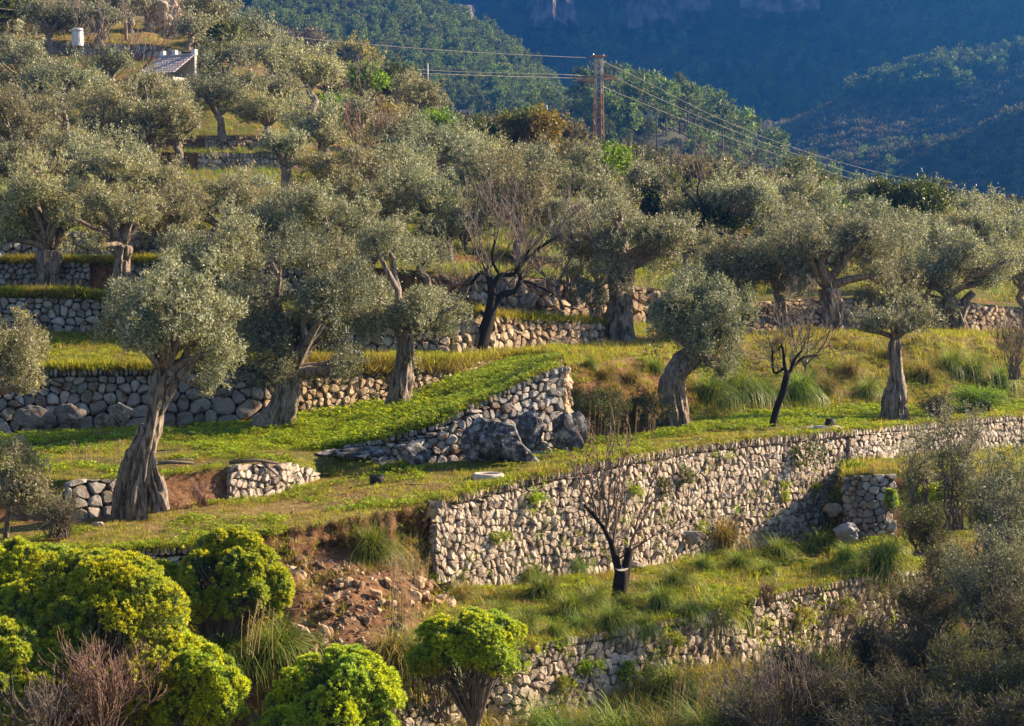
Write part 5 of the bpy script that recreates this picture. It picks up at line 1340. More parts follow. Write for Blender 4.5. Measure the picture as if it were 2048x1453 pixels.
scatter('bank_weeds', cat_(keep(sp('R3', 520, 870, 26), 31., -.05, 1.2), keep(sp('R3b', 520, 870, 26), 31., -.05, 1.2)), DRY + GR, rg, .5, 1.2, tilt=.9)
# dead leaves and pebbles
DL = [clover_proto('straw', 10, .18, .02, .022) for _ in range(2)]
scatter('fallen_leaves', cat_(keep(cat_(sp('R4', -100, 1900, 9), sp('R6', -100, 1900, 6), sp('R6b', 100, 1900, 4)), 22., .0, .6)), DL, rg, .6, 1.4)
def pebble(mat, s):
    V = nrm(rg.normal(size=(9, 3))) * s * rg.uniform(.6, 1.1, (9, 1)) * np.array([1, .8, .6])
    import bmesh
    bm = bmesh.new(); [bm.verts.new(tuple(v)) for v in V]
    bmesh.ops.convex_hull(bm, input=list(bm.verts))
    me = bpy.data.meshes.new('pebble'); bm.to_mesh(me); bm.free(); me.materials.append(M[mat]); return me
PB = [pebble('rubble', .05) for _ in range(4)] + [pebble('stone', .04) for _ in range(2)]
scatter('pebbles', cat_(sp('R2', 520, 870, 55), sp('R3', 520, 860, 40), sp('R4', 0, 1500, 1.2), sp('R1', 300, 860, 14)), PB, rg, .5, 1.9, tilt=3)

# ---------------------------------------------------------------- hanging fringes on top of wall edges
def fringe(name, r0, x0, x1, dens, protos, smin, smax, dz=0.0):
    xs = np.linspace(x0, x1, int((x1 - x0) * dens))
    p = rowP(r0, xs) + rg.normal(size=(len(xs), 3)) * np.array([.05, .12, .03]) + np.array([0, 0, dz])
    scatter(name, p, protos, rg, smin, smax, tilt=.5)
fringe('edge_grass', 'R4', 0, 560, 1.0, GR + CL, .5, 1.2)
fringe('edge_grass', 'R4', 880, 2040, .5, GR + GRL[:1] + CL, .4, 1.3)
fringe('edge_grass', 'R2', 980, 1880, .4, GRL + CL, .4, 1.0)
fringe('edge_grass', 'R6b', 700, 1110, .5, GR + CL, .4, 1.1)
fringe('edge_grass', 'R8', 100, 1120, 2.2, GRL + GR, .7, 1.6)
fringe('edge_grass', 'R10', -60, 1210, 1.6, GRL, .7, 1.5)
fringe('edge_grass', 'R12', -60, 700, 2.0, GRL + GR, .8, 1.5)
fringe('edge_grass', 'R8', 520, 980, 3.0, DRY, 1.2, 2.2, -0.25)

# ---------------------------------------------------------------- big tussocks: each one a thing
def tussock_proto(mat, n, seed, droop=0.9, hmin=.5, hmax=1.2):
    r = np.random.default_rng(seed)
    V, F = blades(n, .18, hmin, hmax, .017, 1.35, r, 4, droop)
    return fast_mesh('tussock', V, F, M[mat])
TP = [tussock_proto('tussock', 620, i) for i in range(3)]
TPD = [tussock_proto('tussock_dry', 520, 10 + i, 0.6) for i in range(2)]
TUS = [
 # x, y, height px, dry?, label, group
 (1085,1200,95,0,'tall tussock against the long wall, at the left end of the lower terrace',None),
 (1140,1232,85,0,'tussock left of the sawn trunk, second row',None),
 (1050,1262,80,0,'tussock hanging over the wall edge just right of the right spurge bush',None),
 (1000,1240,72,0,'tussock behind the right spurge bush',None),
 (1225,1258,92,0,'dark tussock directly in front of the sawn trunk',None),
 (1190,1215,80,0,'tussock touching the left side of the sawn trunk',None),
 (1318,1218,95,0,'big tussock right of the sawn trunk',None),
 (1290,1262,66,0,'low tussock on the wall edge right of the sawn trunk',None),
 (1355,1175,85,0,'tussock at the foot of the long wall, below the pale rock patch',None),
 (1438,1250,110,0,'large tussock spilling over the broken corner of the lowest wall',None),
 (1110,1275,66,0,'tussock on the lowest wall edge, left of the dark one',None),
 (1062,1165,75,0,'tussock growing up the foot of the long wall near its left end',None),
 (1150,1140,58,0,'small tussock tucked against the long wall behind the shoots',None),
 (1405,1140,60,0,'tussock beneath the tussock that hangs on the long wall',None),
 (1446,1095,82,1,'half-dry tussock growing out of the face of the long wall',None),
 (1480,1140,58,0,'bright tussock on the lower terrace left of the leafy herb',None),
 (1535,1150,40,0,'low dark tussock on the open part of the lower terrace',None),
 (1555,1115,56,0,'tussock at the base of the long wall by the leafy herb',None),
 (1640,1105,58,0,'tussock in the shadow edge below the bench',None),
 (1690,1120,46,0,'small tussock in front of the shaded bench wall',None),
 (1765,1150,90,0,'tall tussock at the shaded right end of the lower terrace',None),
 (1250,1215,52,0,'small tussock hugging the right foot of the sawn trunk',None),
 (1380,1235,62,0,'tussock between the big right one and the broken corner',None),
 (1160,1262,62,0,'tussock on the wall edge below the sawn trunk, to its left',None),
 (925,1200,48,1,'straw-coloured tussock at the raw end of the long wall',None),
 (748,1115,92,0,'tussock hanging from the red soil of the collapse',None),
 (560,1320,115,0,'tall tussock below the collapse, between the spurge bushes',None),
 (450,1330,100,0,'tussock in the gap right of the big left spurge bush',None),
 (845,1345,120,0,'dark tussock left of the right spurge bush',None),
 (780,1330,90,1,'dry tussock on the rubble slope above the middle spurge bush',None),
 (1425,800,100,0,'hanging green tussock on the bank beside the leaning round-crowned olive',None),
 (1475,795,110,0,'tall fountain-like tussock on the bank, left of the slim black tree',None),
 (1520,800,95,0,'tussock on the bank immediately left of the slim black tree',None),
 (1600,795,100,0,'tussock on the bank immediately right of the slim black tree',None),
 (1655,790,85,1,'dry tussock in the middle of the bank',None),
 (1700,750,70,1,'straw tussock high on the bank left of the pollarded olive',None),
 (1735,790,60,0,'small green tussock low on the bank left of the pollarded olive',None),
 (1215,760,52,1,'brown tussock on top of the bank right of the diagonal wall',None),
 (1265,765,58,1,'brown tussock overhanging the dark bank corner',None),
 (1310,745,52,0,'green tussock at the top of the bank behind the leaning olive',None),
 (1180,735,40,0,'low tussock on the grass above the diagonal wall end',None),
 (1850,760,75,1,'dry tussock on the bank right of the pollarded olive',None),
 (1900,745,80,0,'dark tussock on the bank below the low-forked olive',None),
 (1945,755,86,0,'large dark tussock on the bank near the right edge',None),
 (2000,770,76,0,'dark tussock on the bank at the right edge',None),
 (1790,720,60,1,'straw tussock behind the pollarded olive',None),
 (1560,690,46,1,'dry tussock on the upper edge of the bank behind the black tree',None),
 (1780,1105,44,0,'shaded tussock right of the bench wall',None),
]
for i, (x, y, h, dry, lab, g) in enumerate(TUS):
    D = terr(x, y); me = (TPD if dry else TP)[i % (2 if dry else 3)]
    if (x, y) == (1446, 1095): D -= 0.35
    o = obj('grass_tussock', me, None, tuple(P(x, y, D)))
    s = h * px2m(D) / 0.92 * (.74 if y > 1120 and 980 < x < 1480 else .74 if 680 < y < 830 else 1)
    o.scale = (s * rg.uniform(.85, 1.1), s * rg.uniform(.85, 1.1), s); o.rotation_euler = (rg.uniform(-.1, .1), rg.uniform(-.1, .1), rg.uniform(0, 6.28))
    tag(o, lab, 'grass tussock', 'grass tussocks')
# foreground tussocks: bottom edge
FT = []
for i, (x, y, h) in enumerate([(1130,1510,80),(1200,1505,90),(1270,1515,100),(1330,1520,105),(1400,1490,85),(1465,1490,120),(1530,1430,105),(1600,1475,120),(1680,1440,100),(1090,1480,90),(1740,1490,120),(1840,1470,110),(1560,1370,70),(1640,1360,66),(1350,1390,80),(960,1500,90),(1240,1520,120),(1420,1530,130)]):
    D = terr(x, y)
    o = obj('grass_tussock', (TP + TPD[:1])[i % 4], None, tuple(P(x, y, D)))
    s = h * px2m(D) / 0.78
    o.scale = (s, s, s); o.rotation_euler = (0, 0, rg.uniform(0, 6.28))
    FT.append((x, o))

ORD = ['first', 'second', 'third', 'fourth', 'fifth', 'sixth', 'seventh', 'eighth', 'ninth', 'tenth', 'eleventh', 'twelfth', 'thirteenth', 'fourteenth', 'fifteenth', 'sixteenth', 'seventeenth', 'eighteenth']
for i, (x, o) in enumerate(sorted(FT, key=lambda q: q[0])):
    tag(o, 'long-bladed grass tussock along the bottom edge, %s from the left' % ORD[i], 'grass tussock', 'tussocks in the bottom edge thicket')

# ---------------------------------------------------------------- tree spurge domes
def spurge(label, cx, cy, rx, rz, base_y, D, seed, heads=900, cover=1.0, lobes=7, nb=0, canopy=False):
    rng = np.random.default_rng(seed); rnd = random.Random(seed)
    s = px2m(D)
    foot = P(cx, base_y, D)
    root = empty('spurge_bush', tuple(foot), label, 'shrub')
    top_ = (base_y - cy + rz) * s; C = np.array([0, 0, top_ * .42]); RX = rx * s * 1.18; RZ = top_ * .58; RY = RX * .85
    if canopy: C = np.array([0, 0, (base_y - cy - rz * .25) * s]); RZ = rz * s * 1.2
    lob = []
    for i in range(lobes * 6):
        d = nrm(rng.normal(size=3)); d[2] = d[2] if d[2] > -.5 else -d[2]
        k = rng.uniform(.13, .30)
        lob.append((C + d * np.array([RX, RY, RZ]) * (1 - k), np.array([RX, RY, min(RZ, RX)]) * k))
    lob.append((C, np.array([RX, RY, RZ]) * .74))
    w = np.array([l[1][0] ** 2 for l in lob]); w[-1] *= .9; w /= w.sum()
    heads = int(heads * 4.2)
    k = rng.choice(len(lob), heads, p=w)
    d = nrm(rng.normal(size=(heads, 3))); d[:, 2] = np.where(d[:, 2] < (-.42 if canopy else -.55), -d[:, 2], d[:, 2])
    pc = np.array([l[0] for l in lob])[k]; pr = np.array([l[1] for l in lob])[k]
    p = pc + d * pr * rng.uniform(.82, 1.06, (heads, 1))
    nz_ = np.array([mnoise.noise((q[0] * .7, q[1] * .7, q[2] * .7 + seed * 3)) for q in p])[:, None]
    p = C + (p - C) * (1 + .22 * nz_)
    ok = np.ones(heads, bool)
    for (c, r) in lob:
        q = (p - c) / (r * 0.74); ok &= ~((q ** 2).sum(1) < 1)
    # gaps where older stems show
    gap = np.array([mnoise.noise((q[0] * 1.6, q[1] * 1.6, q[2] * 1.6 + seed)) for q in p])
    ok &= gap < .31
    ok &= (p[:, 2] > .05)
    p = p[ok]; d = d[ok]; n = len(p)
    ax = nrm(d * .7 + np.array([0, 0, .7]))
    per = 24
    hr = 0.072 * rng.uniform(.65, 1.25, (n, 1, 1))
    dirs = nrm(rng.normal(size=(n, per, 3)) + ax[:, None] * 1.0)
    side = nrm(np.cross(dirs, ax[:, None] + rng.normal(size=(n, per, 3)) * .3))
    a = p[:, None] + dirs * hr * .12 - side * .012; b = p[:, None] + dirs * hr * .5 + side * .016; c = p[:, None] + dirs * hr
    V = np.stack([a, b, c], 2).reshape(-1, 3)
    obj('foliage', fast_mesh('foliage', V, np.arange(len(V)).reshape(-1, 3), M['euph']), root)
    # older green leaves under the heads
    m = max(n // 3, 10); j = rng.integers(0, n, m)
    V, F = leaf_cloud([(p[q] - d[q] * .16, np.array([.12, .12, .12])) for q in j[:m]], m * 2, 8, .075, .02, .08, rng, .5)
    obj('lower_leaves', fast_mesh('lower_leaves', V, F, M['spurge_low']), root)
    mb = MB()
    for i in range(0, n, 34 if canopy else 14):
        e = Vector(p[i]); q_ = .06 if canopy else .25; o = Vector((e.x * q_ + rnd.uniform(-.05, .05), e.y * q_ + rnd.uniform(-.05, .05), -.1))
        m_ = Vector((e.x * .42 + rnd.uniform(-.2, .2), e.y * .42 + rnd.uniform(-.15, .15), e.z * .5))
        m2 = Vector((e.x * .88, e.y * .88, e.z * .82)) + Vector((rnd.uniform(-.05, .05), rnd.uniform(-.05, .05), 0))
        mb.tube([o, m_, m2, e], [.02, .014, .010, .006], 4, 0, False)
    obj('stems', mb.mesh('stems', M['twig']), root)
    return root
spurge('huge yellow-green spurge dome filling the lower left corner', 185, 1260, 185, 165, 1470, 34.5, 1, 3400, lobes=11)
spurge('spurge mound at the left frame edge with its top level with the young olive', 75, 1150, 120, 90, 1330, 36.5, 2, 1700)
spurge('lower left spurge mound beside the dead brown bush, cut by the left edge', 10, 1330, 110, 110, 1500, 33.2, 3, 1500)
spurge('rounded bright spurge bush below the terrace remnant wall, left of the red collapse', 450, 1150, 104, 92, 1270, 38.5, 4, 1800)
spurge('small open spurge clump between the two large left spurge bushes', 320, 1165, 46, 50, 1240, 38.6, 5, 420, lobes=5)
spurge('leafy greener spurge bush at the bottom, middle of the three along the lower edge', 665, 1385, 125, 88, 1510, 34.5, 6, 1700)
spurge('spurge bush with open underside of bare stems in front of the lowest wall', 948, 1290, 112, 68, 1440, 36.8, 7, 1300, lobes=9, canopy=True)
spurge('low spurge clump at the bottom left of the middle spurge bush', 560, 1445, 70, 34, 1510, 34.3, 8, 420, lobes=4)
spurge('spurge foliage behind the dead brown bush, sloping down to the right', 400, 1365, 90, 75, 1480, 34.2, 9, 1100)
spurge('low spurge mound joining the huge left dome to the one behind the dead bush', 315, 1335, 105, 95, 1470, 34.9, 12, 1300)
spurge('narrow spurge mound between the left-edge mounds, under the young olive', 60, 1245, 110, 80, 1400, 35.2, 13, 1300)
spurge('tiny bright spurge on the shaded bench wall at right', 1782, 990, 12, 14, 1018, 51.5, 10, 60, lobes=5)
spurge('small bright spurge sprawling in the dark hollow at right', 1880, 985, 40, 18, 1025, 50.5, 11, 190, lobes=4)

# ---------------------------------------------------------------- dead twig bushes
def twig_bush(name, label, cx, by, rx, h, D, seed, mat='twig_red', n=26, depth=4, cat='dead bush'):
    rnd = random.Random(seed); s = px2m(D)
    root = empty(name, tuple(P(cx, by, D)), label, cat)
    mb = MB()
    for i in range(n):
        a = rnd.uniform(0, 6.283); k = rnd.uniform(0.1, 1)
        d = Vector((math.cos(a) * k * rx / h, math.sin(a) * k * rx / h * .8, 1))
        bare(mb, (rnd.uniform(-.2, .2) * rx * s, rnd.uniform(-.2, .2) * rx * s, 0), d, h * s * .42, .016, depth, rnd, .55, .1, 4, (2, 3), .68, .22, .0042)
    obj('branches', mb.mesh('branches', M[mat]), root)
    return root
twig_bush('dead_bush', 'large leafless reddish-grey bush in front of the huge left spurge', 190, 1520, 130, 250, 33, 1, 'twig_red', 34, 4)
twig_bush('dead_bush', 'smaller grey dead bush at the bottom left corner', 80, 1540, 90, 190, 32.2, 2, 'twig', 20, 4)
twig_bush('dead_bush', 'low reddish dead brush beside the sunlit triangle wall', 405, 1012, 40, 55, 45.5, 3, 'twig_red', 20, 3)
twig_bush('dead_bush', 'thin dead stems under the bright spurge bush left of the collapse', 420, 1300, 90, 110, 38.2, 4, 'twig', 22, 3)
twig_bush('dead_bush', 'dry brown brush under the right spurge bush', 880, 1440, 70, 120, 37, 5, 'twig', 18, 3)
twig_bush('dead_bush', 'tall twiggy dry brush at the bottom right of the spurge', 1560, 1500, 110, 190, 36, 6, 'twig', 26, 4)
twig_bush('dead_bush', 'pinkish dry weed cushion on top of the lowest wall at the slump', 1535, 1215, 26, 55, 44.6, 7, 'twig_red', 18, 3)
twig_bush('dead_bush', 'bare tangled bush at the right edge below the skyline olives', 2030, 760, 60, 130, 62, 8, 'twig', 26, 4)

# ---------------------------------------------------------------- shaded shrubs of the right foreground
def shrub(name, label, cx, cy, rx, rz, by, D, seed, mat='brush', dens=.6, L=.05, stems=34, cat='shrub', asp=.28, depth=3, spread=.5, barkm='twig'):
    """many-stemmed bush: twigs fan from the ground, leaves sit along them"""
    rng = np.random.default_rng(seed); rnd = random.Random(seed); s = px2m(D)
    root = empty(name, tuple(P(cx, by, D)), label, cat)
    C = np.array([0, 0, (by - cy) * s]); R = np.array([rx * s, rx * s * .8, rz * s])
    mb = MB(); tips = []
    for i in range(stems):
        d = nrm(rng.normal(size=3)); d[2] = abs(d[2]) * 1.1 - .25
        e = C + d * R * rng.uniform(.45, .95)
        o = np.array([rnd.uniform(-.35, .35) * R[0], rnd.uniform(-.3, .3) * R[1], 0])
        pts = curve_pts(o, e, 5, .05, rnd, .07 * float(np.linalg.norm(e - o)))
        mb.tube(pts, [.022, .018, .014, .010, .007, .004], 4, 0, False)
        for j in range(2, 6):
            for q in range(5):
                a = pts[j]; dv = Vector((rnd.uniform(-1, 1), rnd.uniform(-1, 1), rnd.uniform(-.4, 1.1)))
                b = a + dv.normalized() * rnd.uniform(.12, .42)
                m_ = a.lerp(b, .5) + Vector((rnd.uniform(-.04, .04), rnd.uniform(-.04, .04), rnd.uniform(-.02, .04)))
                mb.tube([a, m_, b], [.006, .0045, .003], 3, 0, False)
                tips.append((np.array(a.lerp(b, rnd.uniform(.4, 1))), np.array([.10, .10, .08])))
    obj('branches', mb.mesh('branches', M[barkm]), root)
    nl = int(dens * 4.2 * math.pi * R[0] * R[2] / (.5 * L * L * asp * .55))
    V, F = leaf_cloud(tips, max(nl // 8, 20), 8, L, L * asp, L * 2.4, rng, .5)
    obj('leaves', fast_mesh('leaves', V, F, M[mat]), root)
    return root
shrub('wild_olive_sapling', 'thin leaning sapling with sparse grey leaves before the upright-capped wall', 1915, 890, 96, 110, 1060, 44, 501, 'olive', .26, .06, 20)
shrub('wild_olive_sapling', 'tangled grey sapling at the right frame edge', 2015, 960, 90, 130, 1180, 41, 502, 'olive_dark', .22, .06, 26)
shrub('wild_olive_sapling', 'pale twiggy sapling low before the shaded hollow', 1838, 915, 50, 70, 1010, 45, 503, 'olive', .24, .055, 14)
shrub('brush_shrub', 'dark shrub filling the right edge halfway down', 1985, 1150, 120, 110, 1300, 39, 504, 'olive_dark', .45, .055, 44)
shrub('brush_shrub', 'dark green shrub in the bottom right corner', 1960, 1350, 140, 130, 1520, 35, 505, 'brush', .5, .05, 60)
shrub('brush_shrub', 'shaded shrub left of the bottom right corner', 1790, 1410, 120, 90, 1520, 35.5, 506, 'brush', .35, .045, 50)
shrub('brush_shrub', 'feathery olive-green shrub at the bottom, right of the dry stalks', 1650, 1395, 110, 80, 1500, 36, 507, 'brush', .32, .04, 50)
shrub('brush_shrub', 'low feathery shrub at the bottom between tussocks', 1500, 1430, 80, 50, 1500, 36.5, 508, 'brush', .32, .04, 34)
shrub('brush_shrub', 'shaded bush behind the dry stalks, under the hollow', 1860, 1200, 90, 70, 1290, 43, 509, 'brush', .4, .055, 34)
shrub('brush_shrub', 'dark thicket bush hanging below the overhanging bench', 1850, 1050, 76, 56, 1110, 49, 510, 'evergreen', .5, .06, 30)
shrub('brush_shrub', 'grey-green thin bush at the lower left edge beside the young olive', 115, 1030, 60, 40, 1075, 41.8, 511, 'brush', .3, .05, 24)
shrub('brush_shrub', 'shady bush at the foot of the leaning round-crowned olive', 1290, 815, 60, 46, 864, 55.5, 512, 'evergreen', .5, .06, 26)
shrub('brush_shrub', 'dark overgrown bush in the shaded bank corner right of the diagonal wall', 1205, 820, 60, 48, 876, 54, 513, 'evergreen', .5, .06, 26)
shrub('brush_shrub', 'green bramble on the bank under the right-hand bank tussocks', 1960, 800, 80, 26, 822, 62.5, 514, 'bright', .6, .06, 26)
shrub('brush_shrub', 'brown-green bush at the bank foot right of the pollarded olive', 1870, 815, 40, 24, 836, 60, 515, 'brush', .5, .06, 20)
for i_, (cx_, cy_, rx_, rz_, by_, D_, lab_, mt_) in enumerate([
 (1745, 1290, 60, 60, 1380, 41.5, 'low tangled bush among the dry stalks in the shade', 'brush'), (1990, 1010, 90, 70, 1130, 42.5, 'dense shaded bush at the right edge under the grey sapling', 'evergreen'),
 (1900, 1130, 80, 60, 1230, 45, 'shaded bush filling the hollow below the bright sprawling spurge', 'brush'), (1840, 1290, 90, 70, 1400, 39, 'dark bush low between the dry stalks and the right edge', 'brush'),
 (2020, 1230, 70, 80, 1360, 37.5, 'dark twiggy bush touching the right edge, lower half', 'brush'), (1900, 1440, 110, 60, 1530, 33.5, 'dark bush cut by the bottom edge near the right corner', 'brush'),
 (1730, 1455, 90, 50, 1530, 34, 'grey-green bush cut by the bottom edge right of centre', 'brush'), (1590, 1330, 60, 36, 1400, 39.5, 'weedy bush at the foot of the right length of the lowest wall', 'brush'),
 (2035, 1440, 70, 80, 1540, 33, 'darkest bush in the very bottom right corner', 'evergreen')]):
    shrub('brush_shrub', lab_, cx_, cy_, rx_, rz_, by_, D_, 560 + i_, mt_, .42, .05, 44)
# unseen evergreens added just right of the frame to shade the corner
SHADE_OAKS = [(13.2, 33.5, 'nearest'), (13.6, 36, 'second nearest'), (13.2, 38.5, 'third nearest'), (13.8, 41, 'fourth nearest'), (14.3, 43.5, 'fifth nearest'), (15.0, 46, 'farthest')]
for i, (x, D, lab) in enumerate(SHADE_OAKS):
    px_ = 1024 + x / D * FPX; zc = -6.5; py_ = 500 - zc / D * FPX; r_ = 2.1 / D * FPX
    make_tree('added_shade_oak', 'unseen evergreen oak added for shade beyond the right frame edge, %s of the row' % lab, 'tree', px_, py_ + r_ * 1.15, px_, py_, r_ * 1.1, r_ * .95, 30, mat='evergreen', seed=520 + i, D=D, nb=34, dens=.9, leafL=.22, aspect=.6, maxl=6, twigs=1, up=.2, trunkseg=12, sub=4, group='shade oaks added beyond the right frame edge')

# ---------------------------------------------------------------- plants rooted in the wall faces, herbs
WP = [(1605,915,46,26,'evergreen','dark caper bush hanging on the long wall beneath the well lid'),(1368,955,24,20,'evergreen','dark round plant high on the long wall'),(1325,975,20,24,'evergreen','dark hanging plant on the long wall, left of the round one'),
      (1396,1060,18,18,'clover','pale green herb at the foot of the long wall, left of its hanging tussock'),(1570,985,9,20,'clover','small ivy streak on the long wall below the caper bush'),(1632,975,14,10,'clover','pale green tuft on the long wall near the hollow'),
      (1575,1105,30,22,'clover','leafy green herb at the foot of the long wall'),(1665,1010,18,34,'evergreen','dark creeper in the angle of the long wall and the hollow'),(1660,1075,20,16,'yellowleaf','yellowing herb at the foot of the wall by the hollow'),
      (1265,980,20,12,'clover','faint green weed on the long wall behind the shoots'),(1000,1075,26,12,'clover','ivy strand on the left part of the long wall'),(1075,1000,20,10,'clover','green weeds just under the long wall capstones'),
      (1180,1330,30,16,'clover','bright ivy patch upper left on the lowest wall'),(1250,1350,16,30,'clover','vertical ivy streak in the middle of the lowest wall'),(1340,1290,34,20,'clover','bright ivy spread near the right end of the lowest wall'),(1130,1370,22,14,'clover','ivy patch low on the left of the lowest wall'),
      (1600,1240,50,24,'yellowleaf','yellow-green weeds covering the right length of the lowest wall'),(1680,1215,40,20,'clover','green weeds near the right end of the lowest wall'),(1300,1350,26,16,'clover','ivy patch low right on the lowest wall'),(1700,930,26,8,'clover','bright leafy weeds on the edge of the shaded bench')]
for i, (x, y, rx, rz, mt, lab) in enumerate(WP):
    D = None
    for a, b in (('R1', 'R2'), ('R3', 'R4'), ('R3b', 'R4')):
        ya, Da = row(a, x); yb, Db = row(b, x)
        if yb - 3 <= y <= ya + 12: D = float(Da) - .12; break
    if D is None: D = terr(x, y)
    rng = np.random.default_rng(600 + i); s = px2m(D)
    root = tag(obj('wall_plant', None, None, tuple(P(x, y, D))), lab, 'plant')
    bl = [(np.array([rng.uniform(-1, 1) * rx * s, rng.uniform(-.1, .02), rng.uniform(-1, 1) * rz * s]) * .8, np.array([rx * s * .3, .10, rz * s * .3])) for _ in range(14)]
    V, F = leaf_cloud(bl, int(50 + rx * rz * .16), 9, .055, .026, .10, rng, .2)
    obj('leaves', fast_mesh('leaves', V, F, M[mt]), root)

def wall_weeds(name, r0, r1, x0, x1, n, protos, smin, smax):
    xs = rg.uniform(x0, x1, n); t = rg.random(n)[:, None] ** .8
    p = rowP(r0, xs) * (1 - t) + rowP(r1, xs) * t + np.array([0, -.1, 0])
    m = np.array([mnoise.noise((q[0] * .5, q[1] * .5, q[2] * 1.1 + 3)) > .05 for q in p])
    scatter(name, p[m], protos, rg, smin, smax, tilt=1.2)
wall_weeds('wall_weeds', 'R3', 'R4', 900, 1640, 420, CL + GR[:1], .4, 1.0)
wall_weeds('wall_weeds', 'R1', 'R2', 880, 1860, 520, CL + GR[:1], .5, 1.3)
wall_weeds('wall_weeds', 'R7', 'R8', 0, 980, 500, CL[:1] + GR + DRY[:1], .4, 1.1)
wall_weeds('wall_weeds', 'R9', 'R10', 0, 1200, 400, GR + DRY[:1], .4, 1.1)

# ---------------------------------------------------------------- dry grass stalks with seed heads
def stalks(label, cx, by, w, h, D, seed, n=46, lean=.35, group=None):
    rnd = random.Random(seed); s = px2m(D); mb = MB()
    for i in range(n):
        a = Vector((rnd.uniform(-w, w) * s, rnd.uniform(-.5, .5), 0)); L = h * s * rnd.uniform(.6, 1.1)
        d = Vector((lean * rnd.uniform(-.4, 1.3), rnd.uniform(-.2, .2), 1)).normalized()
        pts = [a + d * L * t + Vector((lean * .35 * L * t * t, 0, -.05 * L * t * t)) for t in (0, .33, .66, 1)]
        mb.tube(pts, [.006, .005, .004, .003], 3, 0, False)
        for k in range(9):
            q = pts[2].lerp(pts[3], .3 + .7 * k / 8); e = q + Vector((rnd.uniform(-.05, .09), rnd.uniform(-.05, .05), -rnd.uniform(.02, .07)))
            V = [q + Vector((0, 0, .008)), q - Vector((.006, 0, .008)), e]
            mb.add(V, [(0, 1, 2)])
    o = obj('dry_stalks', mb.mesh('dry_stalks', M['straw']), None, tuple(P(cx, by, D)))
    return tag(o, label, 'dry grass', group)
stalks('leaning dry seed stalks in front of the weedy right length of the lowest wall', 1640, 1330, 60, 190, 43, 1, 46)
stalks('darker dry seed stalks crowding the shaded corner right of the lowest wall', 1730, 1320, 60, 200, 43.5, 2, 50)
stalks('dry stalks at the edge of the dark shrub at right', 1810, 1310, 50, 180, 43, 3, 36)
stalks('pale dry stalks rising from the bottom edge near the middle', 1400, 1453, 60, 150, 37, 4, 40, .15)
stalks('dry stalks at the bottom edge right of the lowest wall', 1500, 1440, 70, 150, 37.5, 5, 40, .2)
stalks('dry stems beside the bright spurge bush left of the collapse', 520, 1310, 35, 120, 37.5, 6, 16, .15)
stalks('dry stalks on the rubble above the right spurge bush', 810, 1260, 30, 160, 40, 7, 26, .05)
stalks('dry stalks in the notch at the raw end of the long wall', 835, 1170, 22, 70, 43, 8, 22, .05)
stalks('thin seed stalks on the terrace in front of the two dark boulders', 1240, 890, 70, 80, 49.5, 9, 26, .05)
stalks('little dead weeds on the terrace left of the split olive trunk', 190, 925, 70, 45, 48, 10, 22, .02)
# ---------------------------------------------------------------- boulders and loose stones
import bmesh
def rock_mesh(sx, sy, sz, seed, sub=3, rough=.22, flat=0):
    bm = bmesh.new(); bmesh.ops.create_icosphere(bm, subdivisions=sub, radius=1)
    for v in bm.verts:
        c = v.co.copy()
        n = mnoise.noise(c * 1.1 + Vector((seed * 3.1, seed, 0))) * rough * 2.2 + mnoise.noise(c * 2.6 + Vector((seed, 0, seed))) * rough + mnoise.noise(c * 6 + Vector((seed, 0, seed))) * rough * .4 - (abs(mnoise.noise(c * 3.1 + Vector((0, seed, 0)))) < .035) * .05 + (mnoise.noise(c * 14 + Vector((seed, 0, 0))) * rough * .16 if sub > 3 else 0)
        c = c * (1 + n)
        # chiselled planes
        for k in range(7):
            rr = random.Random(seed * 31 + k); d = Vector((rr.uniform(-1, 1), rr.uniform(-1, 1), rr.uniform(-1, 1))).normalized()
            h = c.dot(d)
            if h > .78: c -= d * (h - .78) * .85
        v.co = Vector((c.x * sx, c.y * sy, c.z * sz))
    me = bpy.data.meshes.new('rock'); bm.to_mesh(me); bm.free()
    return me
def boulder(label, cx, cy, w, h, D, seed, mat='boulder', depth=.7, rz=0, tilt=0, name='boulder', group=None, sub=5):
    s = px2m(D)
    me = rock_mesh(w * s / 2 * 1.12, w * s / 2 * depth, h * s / 2 * 1.12, seed, sub); me.materials.append(M[mat])
    o = obj(name, me, None, tuple(P(cx, cy, D))); o.rotation_euler = (0, tilt, rz)
    return tag(o, label, 'boulder' if name == 'boulder' else 'rock', group)
boulder('largest dark lichen-spotted boulder under the diagonal wall', 990, 882, 110, 84, 49.3, 3, depth=.6, tilt=-.15)
boulder('pale-patched boulder slab leaning low before the largest one', 1030, 905, 78, 46, 48.8, 5, depth=.5, tilt=.5)
boulder('squat squared boulder under the right end of the diagonal wall', 1058, 866, 46, 74, 50.3, 7, depth=.7)
boulder('freestanding grey-blue boulder right of the diagonal wall, behind the thin shoots', 1137, 870, 64, 84, 50.6, 9, depth=.6, tilt=.2)
boulder('low flat rock outcrop emerging from the grass left of the diagonal wall', 740, 905, 130, 26, 49.9, 11, depth=.6)
boulder('dark rounded rock at the low end of the diagonal wall', 828, 908, 62, 44, 49.0, 13, depth=.6, tilt=.4)
boulder('bare rock shelf at the left tip of the outcrop', 668, 908, 60, 14, 50.4, 15, 'stone', depth=.9)
boulder('long boulder at the foot of the shaded left wall, left one of the big pair', 74, 836, 62, 44, 57.4, 17, 'stone_grey', depth=.5)
boulder('long boulder at the foot of the shaded left wall, right one of the big pair', 137, 831, 60, 38, 57.6, 19, 'stone_grey', depth=.5)
boulder('round boulder in the shaded wall just left of the split olive trunk', 242, 826, 42, 36, 58.1, 21, 'stone_grey', depth=.5)
boulder('grey rock on the slope behind the black almond tree', 1058, 600, 34, 26, 73, 23, 'stone_grey', depth=.8)
